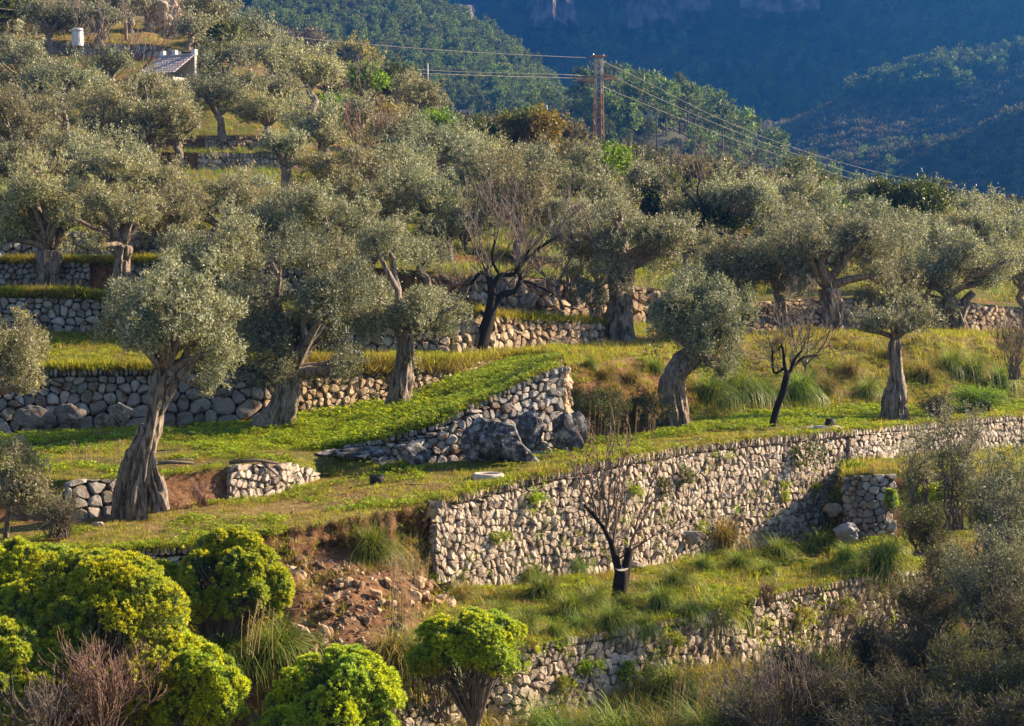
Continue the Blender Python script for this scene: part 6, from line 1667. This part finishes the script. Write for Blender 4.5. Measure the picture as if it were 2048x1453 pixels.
boulder('white rock in the shaded hollow below the bench', 1690, 1064, 42, 34, 52.0, 25, 'white_rock', depth=.7)
boulder('smaller pale rock at the top of the shaded hollow', 1668, 1018, 34, 26, 53, 27, 'stone_grey', depth=.7)
boulder('rock at the left foot of the long wall beside the rubble', 1270, 1131, 40, 14, 48.2, 29, 'stone', depth=.6)
boulder('pale rocky patch at the foot of the long wall behind the sawn trunk', 1300, 1102, 52, 26, 49.15, 31, 'stone', depth=.3)
boulder('big stone in the foot of the long wall beside its hanging tussock', 1385, 1075, 36, 26, 50.3, 33, 'stone_grey', depth=.5)
boulder('rocky lump at the foot of the hollow-trunk olive', 1712, 652, 46, 26, 73.6, 35, 'stone_warm', depth=.8)
boulder('rock ledge on the top-left slope, catching the sun', 325, 40, 70, 80, 166, 37, 'stone_warm', depth=.9, tilt=.6)
boulder('flat grey stone beside the grass above the sunlit triangle wall', 530, 930, 52, 7, 48.3, 39, 'stone', depth=.6)
boulder('small pale stone in the grass below the split olive', 196, 1048, 22, 8, 43, 41, 'stone', depth=.7)
boulder('flat outcrop in the terrace left of the olive with upright brown trunk', 635, 862, 46, 10, 57.5, 43, 'stone_warm', depth=.7)
# rubble of the collapse: each big block is a thing
rr = random.Random(5)
RM = [rock_mesh(.5, .42, .34, 50 + i, 2, .26) for i in range(6)]
for m_ in RM: m_.materials.append(M['rubble'])
zones = [((640, 1290, 50, 34), 34, .24, 'ochre block in the sunlit heap at the bottom of the collapse'), ((850, 1190, 52, 30), 24, .24, 'ochre block heaped against the raw end of the long wall'),
         ((590, 1150, 40, 26), 12, .2, 'block at the left side of the collapse under the red bank'), ((700, 1165, 90, 26), 22, .2, 'grey-brown block lying mid-slope in the collapse'), ((735, 1240, 100, 36), 24, .16, 'small block scattered on the lower collapse slope')]
for (zx, zy, zw, zh), n, sz, lab in zones:
    for i in range(n):
        x = zx + rr.gauss(0, .6) * zw; y = zy + rr.gauss(0, .55) * zh
        D = terr(x, y)
        o = obj('rubble_stone', RM[rr.randrange(6)], None, tuple(P(x, y - 4, D)))
        k = sz * rr.uniform(.45, 1.5); o.scale = (k * 1.3, k, k * 1.1); o.rotation_euler = (rr.uniform(-.8, .8), rr.uniform(-.8, .8), rr.uniform(0, 6))
        tag(o, 'loose ' + lab, 'stone', lab.replace('block', 'blocks'))

# ---------------------------------------------------------------- small objects on the terrace
def lathe(mb, prof, seg, c=(0, 0, 0), sy=1.0, mi=0, close=False):
    V = []; F = []
    for (r, z) in prof:
        for k in range(seg):
            a = 6.28318 * k / seg; V.append((c[0] + r * math.cos(a), c[1] + r * math.sin(a) * sy, c[2] + z))
    for i in range(len(prof) - 1):
        for k in range(seg):
            k2 = (k + 1) % seg; F.append((i * seg + k, i * seg + k2, (i + 1) * seg + k2, (i + 1) * seg + k))
    if close: F.append(tuple((len(prof) - 1) * seg + k for k in range(seg)))
    mb.add(V, F, mi)
# trough
D = 47.2; root = empty('stone_basin', tuple(P(976, 955, D)), 'oval low concrete basin with reddish bottom, set in the grass by the long wall', 'basin')
mb = MB(); lathe(mb, [(.34, -.1), (.38, .0), (.37, .07), (.31, .10), (.27, .08), (.25, .02)], 24, sy=.9); mb.build('rim', M['concrete'], root, True)
mb = MB(); lathe(mb, [(.265, .055), (.01, .055)], 24, sy=.9, close=True); mb.build('earth_fill', M['terracotta'], root)
# black pot
D = 47.0; root = empty('black_pot', tuple(P(754, 973, D) + np.array([0, 0, .07])), 'small black charred pot standing in the grass of the main terrace', 'pot')
mb = MB(); lathe(mb, [(.10, -.13), (.15, .0), (.17, .10), (.165, .18), (.135, .16), (.12, .12), (.02, .12)], 16, close=True); mb.build('pot_body', M['dark'], root, True)
mb = MB(); mb.tube([(-.16, 0, .13), (-.19, 0, .17), (.02, -.02, .185), (.17, 0, .17), (.16, 0, .13)], .012, 5); mb.build('handle', M['dark'], root)
# well lid with bucket
D = terr(1655, 858); root = empty('well_cover', tuple(P(1655, 860, D)), 'flat round stone well cover on the grass near the long wall', 'well cover')
mb = MB(); lathe(mb, [(.36, -.1), (.40, .0), (.39, .07), (.34, .10), (.02, .11)], 20, sy=.9, close=True); mb.build('lid', M['concrete'], root, True)
me = rock_mesh(.2, .16, .06, 77, 2); me.materials.append(M['stone']); obj('side_slab', me, root, (-.45, -.1, .05))
root = empty('black_bucket', tuple(np.array(P(1658, 860, D)) + np.array([.03, 0, .13])), 'black bucket upturned on the round well cover', 'bucket')
mb = MB(); lathe(mb, [(.15, 0), (.155, .02), (.12, .17), (.02, .18)], 14, close=True); mb.build('bucket_body', M['dark'], root, True)
mb = MB(); lathe(mb, [(.165, .0), (.175, .012), (.165, .03), (.15, .03)], 14); mb.build('bucket_rim', M['dark'], root, True)
# fallen branches and slab
mb = MB(); mb.tube([(-.5, 0, .05), (0, .05, .08), (.55, 0, .06)], [.05, .045, .03], 6); mb.tube([(0, .05, .08), (.25, .2, .14), (.5, .3, .12)], [.03, .02, .012], 5)
tag(obj('fallen_branch', mb.mesh('fallen_branch', M['twig'], True), None, tuple(P(340, 932, 48))), 'pale fallen branch on the grass right of the split olive trunk', 'branch')
mb = MB(); mb.tube([(-.6, 0, .05), (0, .05, .10), (.55, 0, .03)], [.04, .04, .03], 6); mb.tube([(.1, .05, .1), (.35, .0, -.1), (.6, -.1, -.3)], [.03, .03, .02], 5)
tag(obj('fallen_branch', mb.mesh('fallen_branch', M['twig'], True), None, tuple(P(510, 930, 47.2))), 'weathered branches lying on top of the sunlit triangle wall', 'branch')
# bare earth ring
me = rock_mesh(.62, .45, .035, 5, 3, .2); me.materials.append(M['earth'])
tag(obj('bare_earth_patch', me, None, tuple(P(838, 966, 47.0))), 'round patch of bare brown earth in the grass between pot and basin', 'earth patch')

# ---------------------------------------------------------------- pylon
DP = 214.0; foot = P(1197, 318, DP); s = px2m(DP)
root = empty('lattice_pylon', tuple(foot), 'rusty steel lattice pylon on the ridge, whitish at its top', 'pylon')
root.rotation_euler = (0, 0, math.radians(14))
H = (318 - 116) * s
def wd(t): return 1.15 - .52 * t  # half diagonal-ish width
def corner(k, t):
    a = [( -1, -1), (1, -1), (1, 1), (-1, 1)][k]; w = (.62 - .22 * t)
    return Vector((a[0] * w * .78, a[1] * w * .78, t * H))
for lo, hi, mt in ((0, .66, 'rust'), (.66, 1.0, 'galv')):
    for k in range(4):
        mb = MB(); mb.tube([corner(k, lo), corner(k, (lo + hi) / 2), corner(k, hi)], .062, 4); mb.build('leg', M[mt], root)
nseg = 10
for i in range(nseg):
    t0 = i / nseg; t1 = (i + 1) / nseg; mt = 'rust' if t1 < .68 else 'galv'
    mb = MB()
    for k in range(4):
        k2 = (k + 1) % 4
        if (i + k) % 2: mb.tube([corner(k, t0), corner(k2, t1)], .032, 4)
        else: mb.tube([corner(k2, t0), corner(k, t1)], .032, 4)
        mb.tube([corner(k, t1), corner(k2, t1)], .032, 4)
        if t0 > .72: mb.tube([corner(k, (t0 + t1) / 2), corner(k2, (t0 + t1) / 2)], .035, 4)
    mb.build('lattice_bracing', M[mt], root)
za = (318 - 156) * s
for sgn in (-1, 1):
    mb = MB(); L = 2.1 if sgn > 0 else 2.3; zz = za - (.25 if sgn < 0 else 0)
    tip = Vector((sgn * L, 0, zz - .1))
    for yy in (-.42, .42):
        mb.tube([(sgn * .42, yy, zz + .25), tip], .08, 4); mb.tube([(sgn * .42, yy, zz - .25), tip], .08, 4)
        mb.tube([(sgn * .42, yy, zz + .25), (sgn * 1.1, yy * .55, zz - .18)], .035, 4)
    mb.tube([(sgn * .42, -.42, zz + .2), (sgn * .42, .42, zz + .2)], .05, 4)
    mb.build('crossarm', M['rust'], root)
    ib = MB(); ib.tube([tip, tip + Vector((sgn * .25, 0, -.08)), tip + Vector((sgn * .55, 0, -.1))], [.05, .08, .05], 6); ib.build('insulator', M['glass_ins'], root)
    jb = MB(); jp = [Vector((sgn * (L - 1.6 + 1.9 * t), .1 - .2 * t, zz - .15 - .75 * math.sin(math.pi * t))) for t in np.linspace(0, 1, 9)]; jb.tube(jp, .03, 4); jb.build('jumper_cable', M['wire'], root)
mb = MB(); mb.box((0, 0, H + .05), 1.5, 1.1, .12); mb.tube([(-1.1, 0, H - .1), (.8, 0, H + .15)], .05, 4); mb.build('top_frame', M['rust'], root)
for (x, z) in ((-.95, H - .35), (-.6, H + .3), (.5, H + .2), (-1.2, H - .8)):
    mb = MB(); mb.tube([(x, 0, z), (x, 0, z - .1), (x, 0, z - .32)], [.05, .09, .04], 6); mb.build('insulator', M['glass_ins'], root)

def wire(label, pts, seed=0, r=.021):
    Q = [Vector(P(x, y, D)) for x, y, D in pts]
    out = []
    n = len(Q)
    for i in range(n - 1):
        p0 = Q[max(i - 1, 0)]; p1 = Q[i]; p2 = Q[i + 1]; p3 = Q[min(i + 2, n - 1)]
        for j in range(10):
            t = j / 10
            out.append(0.5 * ((2 * p1) + (p2 - p0) * t + (2 * p0 - 5 * p1 + 4 * p2 - p3) * t * t + (3 * p1 - p0 - 3 * p2 + p3) * t ** 3))
    out.append(Q[-1])
    mb = MB(); mb.tube(out, r, 4)
    tag(obj('power_line', mb.mesh('power_line', M['wire'])), label, 'power line')
wire('topmost power line from the left edge to the top of the pylon', [(-60,12,150),(150,32,160),(400,56,172),(700,86,186),(950,105,200),(1172,116,DP)])
wire('second power line running left from the pylon crossarm across the olive hill', [(-60,70,150),(150,95,158),(400,118,170),(700,140,184),(950,151,198),(1164,157,DP)])
wire('lowest left power line, just under the second one', [(-60,40,152),(200,70,160),(450,108,172),(700,128,186),(900,143,198),(1110,149,DP-6),(1170,152,DP)])
wire('upper right power line from the pylon top down to the right edge', [(1196,118,DP),(1300,168,232),(1440,238,255),(1600,300,285),(1800,355,325),(2100,414,380)])
wire('middle right power line from the right crossarm', [(1226,154,DP),(1350,212,236),(1500,275,262),(1700,345,305),(1850,385,335),(2100,428,385)])
wire('lowest right power line from below the crossarm', [(1200,172,DP),(1350,233,236),(1500,291,262),(1700,357,305),(1850,395,335),(2100,436,385)])

def pole(label, x, y0, y1, D, r, mat, arm=0, name='utility_pole'):
    s = px2m(D); root = empty(name, tuple(P(x, y1, D)), label, 'pole')
    mb = MB(); mb.tube([(0, 0, -.5), (0, 0, (y1 - y0) * s * .5), (0, 0, (y1 - y0) * s)], [r * 1.2, r, r * .85], 8); mb.build('post', M[mat], root, True)
    if arm:
        mb = MB(); h = (y1 - y0) * s; mb.box((0, -.1, h - .25), arm, .1, .1, .3); mb.tube([(arm * .3, -.1, h - .3), (arm * .45, -.1, h - .7), (.05, -.05, h - 1.0)], .05, 4); mb.build('crossarm', M[mat], root)
        for q in (-.4, .4):
            mb = MB(); mb.tube([(q * arm, -.1, h - .2), (q * arm, -.1, h - .05)], [.06, .04], 6); mb.build('insulator', M['glass_ins'], root)
pole('pale wooden utility pole beside the olive at top left', 252, 24, 84, 158, .11, 'wood', .9)
pole('thin pale post on the ridge by the leaning olive', 855, 128, 176, 178, .09, 'galv', 0)
pole('small distant lattice mast between trees left of the orange tree', 1092, 212, 246, 400, .35, 'galv', 0)
pole('tiny distant pole left of the small mast', 1001, 218, 240, 470, .25, 'galv', 0)

# white tank
D = 153; s = px2m(D); root = empty('water_tank', tuple(P(155, 84, D)), 'white cylindrical water tank by the roadside wall at top left', 'tank')
mb = MB(); lathe(mb, [(.42, -.3), (.43, .02), (.42, .78)], 20); mb.build('tank_body', M['white'], root, True)
mb = MB(); lathe(mb, [(.42, .78), (.48, .79), (.48, .90), (.40, .99), (.02, 1.01)], 20, close=True); mb.build('tank_lid', M['white'], root, True)

# stone hut with tiled roof
D = 140; s = px2m(D); ft = P(335, 178, D); root = empty('stone_hut', tuple(ft), 'old stone hut with pale sloping tiled roof among the upper olives', 'hut')
root.rotation_euler = (0, 0, math.radians(-28))
mb = MB(); mb.box((0, 0, .25), 2.5, 2.0, .9); mb.build('wall', M['plaster'], root)
rz0 = Vector((-1.5, -1.25, .9)); ux = Vector((3.0, 0, 0)); uy = Vector((0, 2.5, 1.45))
rb = MB(); nx_, ny_ = 13, 8
for i in range(nx_):
    for j in range(ny_):
        a = rz0 + ux * (i / nx_) + uy * (j / ny_); b = a + ux * (.96 / nx_); c = b + uy * (1.12 / ny_); d = a + uy * (1.12 / ny_)
        up = Vector((0, 0, .05)); lo = Vector((0, 0, .0))
        m1 = (a + b) / 2 + Vector((0, 0, .11)); m2 = (c + d) / 2 + Vector((0, 0, .07))
        rb.add([a + up, m1, b + up, c + lo, m2, d + lo], [(0, 1, 4, 5), (1, 2, 3, 4)])
tag(rb.build('roof_tiles', M['roof'], root), kind='stuff')
mb = MB(); mb.box((0, 1.25, 1.2), 2.9, .25, 2.4); mb.build('rear_wall', M['plaster'], root)
for q in (-1.3, -.3, 1.35):
    mb = MB(); mb.box((q, 1.25, 2.5), .28, .28, .4); mb.build('parapet_block', M['white'], root)

# shed at top left
D = 160; root = empty('timber_shed', tuple(P(10, 75, D)), 'dark timber shed front at the left edge near the top', 'shed')
mb = MB(); mb.box((-.6, 1, .5), 2.8, 1.6, 1.6); mb.build('wall', M['bark_dark'], root)
mb = MB(); mb.box((.75, 0, .3), .09, .09, 2.0); mb.build('post', M['wood'], root)
mb = MB(); mb.tube([(-.8, -.05, -.2), (.7, -.05, .8)], .06, 4); mb.build('brace', M['wood'], root)
mb = MB(); mb.box((-.6, .9, 1.38), 3.2, 2.1, .12); mb.build('roof', M['roof'], root)

# far small houses
D = 405; s = px2m(D); root = empty('white_hut', tuple(P(1232, 236, D + 22)), 'small white hut glimpsed between pine trunks on the knoll', 'hut')
mb = MB(); mb.box((0, 0, .8), 1.5, 1.5, 2.6); mb.build('wall', M['plaster'], root); mb = MB(); mb.box((0, 0, 2.3), 2.0, 2.0, .2); mb.build('roof', M['roof'], root)
mb = MB(); mb.box((0, -.82, 1.2), .5, .05, .7); mb.build('window', M['dark'], root)
root = empty('terrace_house', tuple(P(1290, 236, D + 26)), 'long low house wall behind the pine trunks, right of the white hut', 'house')
mb = MB(); mb.box((0, 0, .7), 6.0, 2.2, 1.6); mb.build('wall', M['plaster'], root); mb = MB(); mb.box((0, 0, 1.6), 6.4, 2.7, .2); mb.build('roof', M['roof'], root)
for q in (-2, 0, 2): mb = MB(); mb.box((q, -1.12, 1.0), .7, .05, .9); mb.build('window', M['dark'], root)
D = 430; root = empty('farmhouse', tuple(P(932, 236, D)), 'tiny pale farmhouse on the forest slope left of the orange tree', 'house')
mb = MB(); mb.box((0, 0, .6), 2.4, 2, 1.6); mb.build('wall', M['plaster'], root); mb = MB(); mb.box((0, 0, 1.5), 2.8, 2.4, .25); mb.build('roof', M['roof'], root)
mb = MB(); mb.box((.3, -1.02, .8), .5, .05, .6); mb.build('window', M['dark'], root)

# ---------------------------------------------------------------- pines and far woods
def pine_mesh(seed, tri=520, mat='pine', conic=False, L=.55):
    rng = np.random.default_rng(seed); bl = []
    n = 13
    for i in range(n):
        t = rng.uniform(.30, 1.0); a = rng.uniform(0, 6.28)
        r = (1.05 - t) * 2.0 + .25 if conic else 1.9 * math.sin(min(1, (t - .2) * 1.5) * math.pi * .8) + .2
        k = rng.uniform(.3, 1) * r
        bl.append((np.array([math.cos(a) * k, math.sin(a) * k, t * 7]), np.array([.9, .9, .6]) * rng.uniform(.7, 1.2) * (.7 if conic else 1)))
    V, F = leaf_cloud(bl, tri // 8, 8, L, L * .34, L * .9, rng, .5)
    mb = MB(); mb.tube([(0, 0, -.6), (.1, 0, 3), (0, .05, 5.5)], [.17, .12, .06], 5)
    tv = np.array([tuple(v) for v in mb.V]); 
    return V, F, mb
def far_proto(seed, tri, mat, conic, L):
    V, F, mb = pine_mesh(seed, tri, mat, conic, L)
    me = fast_mesh('pine', V, F, M[mat]); return me
PN = [far_proto(i, 520, 'pine', i % 2 == 0, .75) for i in range(5)]
SH = []
for i in range(4):
    rng = np.random.default_rng(900 + i)
    bl = [(np.array([rng.uniform(-1, 1), rng.uniform(-1, 1), rng.uniform(.3, 1.2)]), np.array([.8, .8, .6])) for _ in range(6)]
    V, F = leaf_cloud(bl, 40, 8, .55, .2, .5, rng, .4); SH.append(fast_mesh('scrub', V, F, M['maquis' if i % 2 else 'brush']))
def hill_pts(key, n, rng, ymax=None, keepf=None, amp=1.0):
    V, cs = hillV[key]
    a = V[:-1, :-1]; b = V[:-1, 1:]; c = V[1:, 1:]; d = V[1:, :-1]
    area = np.linalg.norm(np.cross(b - a, d - a), axis=-1)
    # skip the steepest faces: rock shows there
    k = rng.choice(area.size, n, p=(area / area.sum()).ravel())
    u = rng.random((n, 1)); v = rng.random((n, 1))
    A, B, C, Dd = (q.reshape(-1, 3)[k] for q in (a, b, c, d))
    return (A * (1 - u) + B * u) * (1 - v) + (Dd * (1 - u) + C * u) * v
rg2 = np.random.default_rng(55)
scatter('hillside_scrub', cat_(sp('R14', 700, 2200, .04), sp('R16', 700, 2200, .05), sp('R17', 700, 2200, .06), sp('R19', 640, 2200, .08), sp('R21', 640, 2200, .08), sp('R22', 640, 2200, .09), sp('R23t', -60, 2200, .04), sp('R24', 150, 2200, .08), sp('R25', -60, 2200, .08)), SH, rg2, .35, .9)
def px_of(p):
    yy = p[:, 1] * math.cos(PITCH) - p[:, 2] * math.sin(PITCH); zz = p[:, 1] * math.sin(PITCH) + p[:, 2] * math.cos(PITCH)
    return 1024 + FPX * p[:, 0] / yy, 726.5 - FPX * zz / yy
# knoll: the pines one can tell apart
kp = hill_pts('knoll', 2600, rg2); X, Y = px_of(kp)
m = (X > 1150) & (X < 1760) & (kp[:, 1] < 500) & ((Y < 290) | (rg2.random(len(X)) < .35))
kp = kp[m]; X = X[m]; Y = Y[m]
order = rg2.permutation(len(kp))[:190]
trunk_me = None
mbt = MB(); mbt.tube([(0, 0, -.6), (.15, 0, 3), (0, .05, 5.8)], [.16, .12, .05], 5); trunk_me = mbt.mesh('trunk', M['twig'], True)
for i in order:
    root = obj('pine_tree', None, None, tuple(kp[i])); tag(root, 'green pine crowded with others on the knoll right of the pylon', 'pine tree', 'pines on the knoll')
    k = rg2.uniform(.85, 1.55); root.scale = (k, k, k); root.rotation_euler = (0, 0, rg2.uniform(0, 6.28))
    obj('trunk', trunk_me, root); obj('crown', PN[int(rg2.integers(5))], root)
rest = np.delete(np.arange(len(kp)), order)
scatter('knoll_scrub', kp[rest], SH, rg2, .8, 1.8)
scatter('knoll_bushes', hill_pts('knoll', 2400, rg2), SH + PN[:1], rg2, .4, 1.0)
sp_ = hill_pts('spur', 15000, rg2); X, Y = px_of(sp_)
scatter('spur_pines', sp_[(X > 300) & (X < 1500) & (Y < 420) & (Y > -40)], PN, rg2, .6, 1.25)
scatter('spur_scrub', hill_pts('spur', 5000, rg2), SH, rg2, .8, 1.8)
ft = hill_pts('fold', 5200, rg2)
scatter('fold_scrub', ft, SH, rg2, .9, 1.9); scatter('fold_pines', hill_pts('fold', 700, rg2), PN, rg2, .5, .9)
lt = hill_pts('lit', 7000, rg2); scatter('slope_scrub', lt, SH[1::2], rg2, .9, 2.1)  # only the paler scrub, its colour painting sunlight onto this slope
lp = hill_pts('lit', 9000, rg2)
mk = np.array([mnoise.noise((p[0] * .012, p[1] * .012, 3)) > .12 for p in lp]); scatter('slope_pines', lp[mk][:2200], PN, rg2, .8, 1.5)
mt_ = hill_pts('mountain', 26000, rg2)
scatter('mountain_forest', mt_[:17000], PN, rg2, .9, 1.9); scatter('mountain_scrub', mt_[17000:], SH, rg2, 1.2, 2.8)
# cliffs near the top of the mountain
def cliff(label, x0, x1, y0, y1, seed, dl=0):
    xs = np.linspace(x0, x1, 70); ys = np.linspace(y1, y0, 34); V = []
    for j, y in enumerate(ys):
        for i, x in enumerate(xs):
            u = (x - x0) / (x1 - x0) * 2 - 1; v = (y - y0) / (y1 - y0) * 2 - 1
            Dm = np.interp(y, [-60, 30, 110], [1195, 1172, 1135]) + np.interp(x, [700, 1300, 1700], [26, 0, -40]) + dl - 26
            e = 1 - (u * u + v * v) - .55 * mnoise.noise((x * .03, y * .03, seed)) 
            n = 9 * mnoise.fractal((x * .045, y * .02, seed), 1, 2, 5) + 5 * abs(mnoise.noise((x * .11, y * .03, seed + 2)))
            V.append(P(x, y, Dm - 16 * min(max(e, -1), .8) - n * 1.3 + 6))
    id_ = np.arange(len(V)).reshape(34, 70)
    F = np.stack([id_[:-1, :-1], id_[:-1, 1:], id_[1:, 1:], id_[1:, :-1]], -1).reshape(-1, 4)
    tag(obj('cliff', fast_mesh('cliff', np.array(V), F, M['cliff'])), label, 'cliff')
cliff('pinkish cliff band at the top of the far mountain, left', 530, 690, -30, 44, 1)
cliff('broad pink cliff at the top of the far mountain, centre', 1240, 1420, -40, 58, 2)
cliff('small cliff left of the broad central one', 1060, 1160, -30, 56, 3)
cliff('pale scree streak between the cliffs', 905, 950, 10, 70, 4)
cliff('faint cliff at the top right of the mountain', 1480, 1640, -20, 40, 5)

# ---------------------------------------------------------------- air between here and the mountain
HZ = bpy.data.materials.new('air'); HZ.use_nodes = True
hn = HZ.node_tree; hn.nodes.clear(); ho = hn.nodes.new('ShaderNodeOutputMaterial'); pv = hn.nodes.new('ShaderNodeVolumePrincipled')
pv.inputs['Color'].default_value = (0.05, 0.30, 1.0, 1); pv.inputs['Density'].default_value = 0.00042; pv.inputs['Anisotropy'].default_value = 0.75
hn.links.new(pv.outputs[0], ho.inputs['Volume'])
mb = MB(); mb.box((0, 1350, 139), 5300, 3400, 402)
tag(mb.build('haze', HZ), kind='stuff')
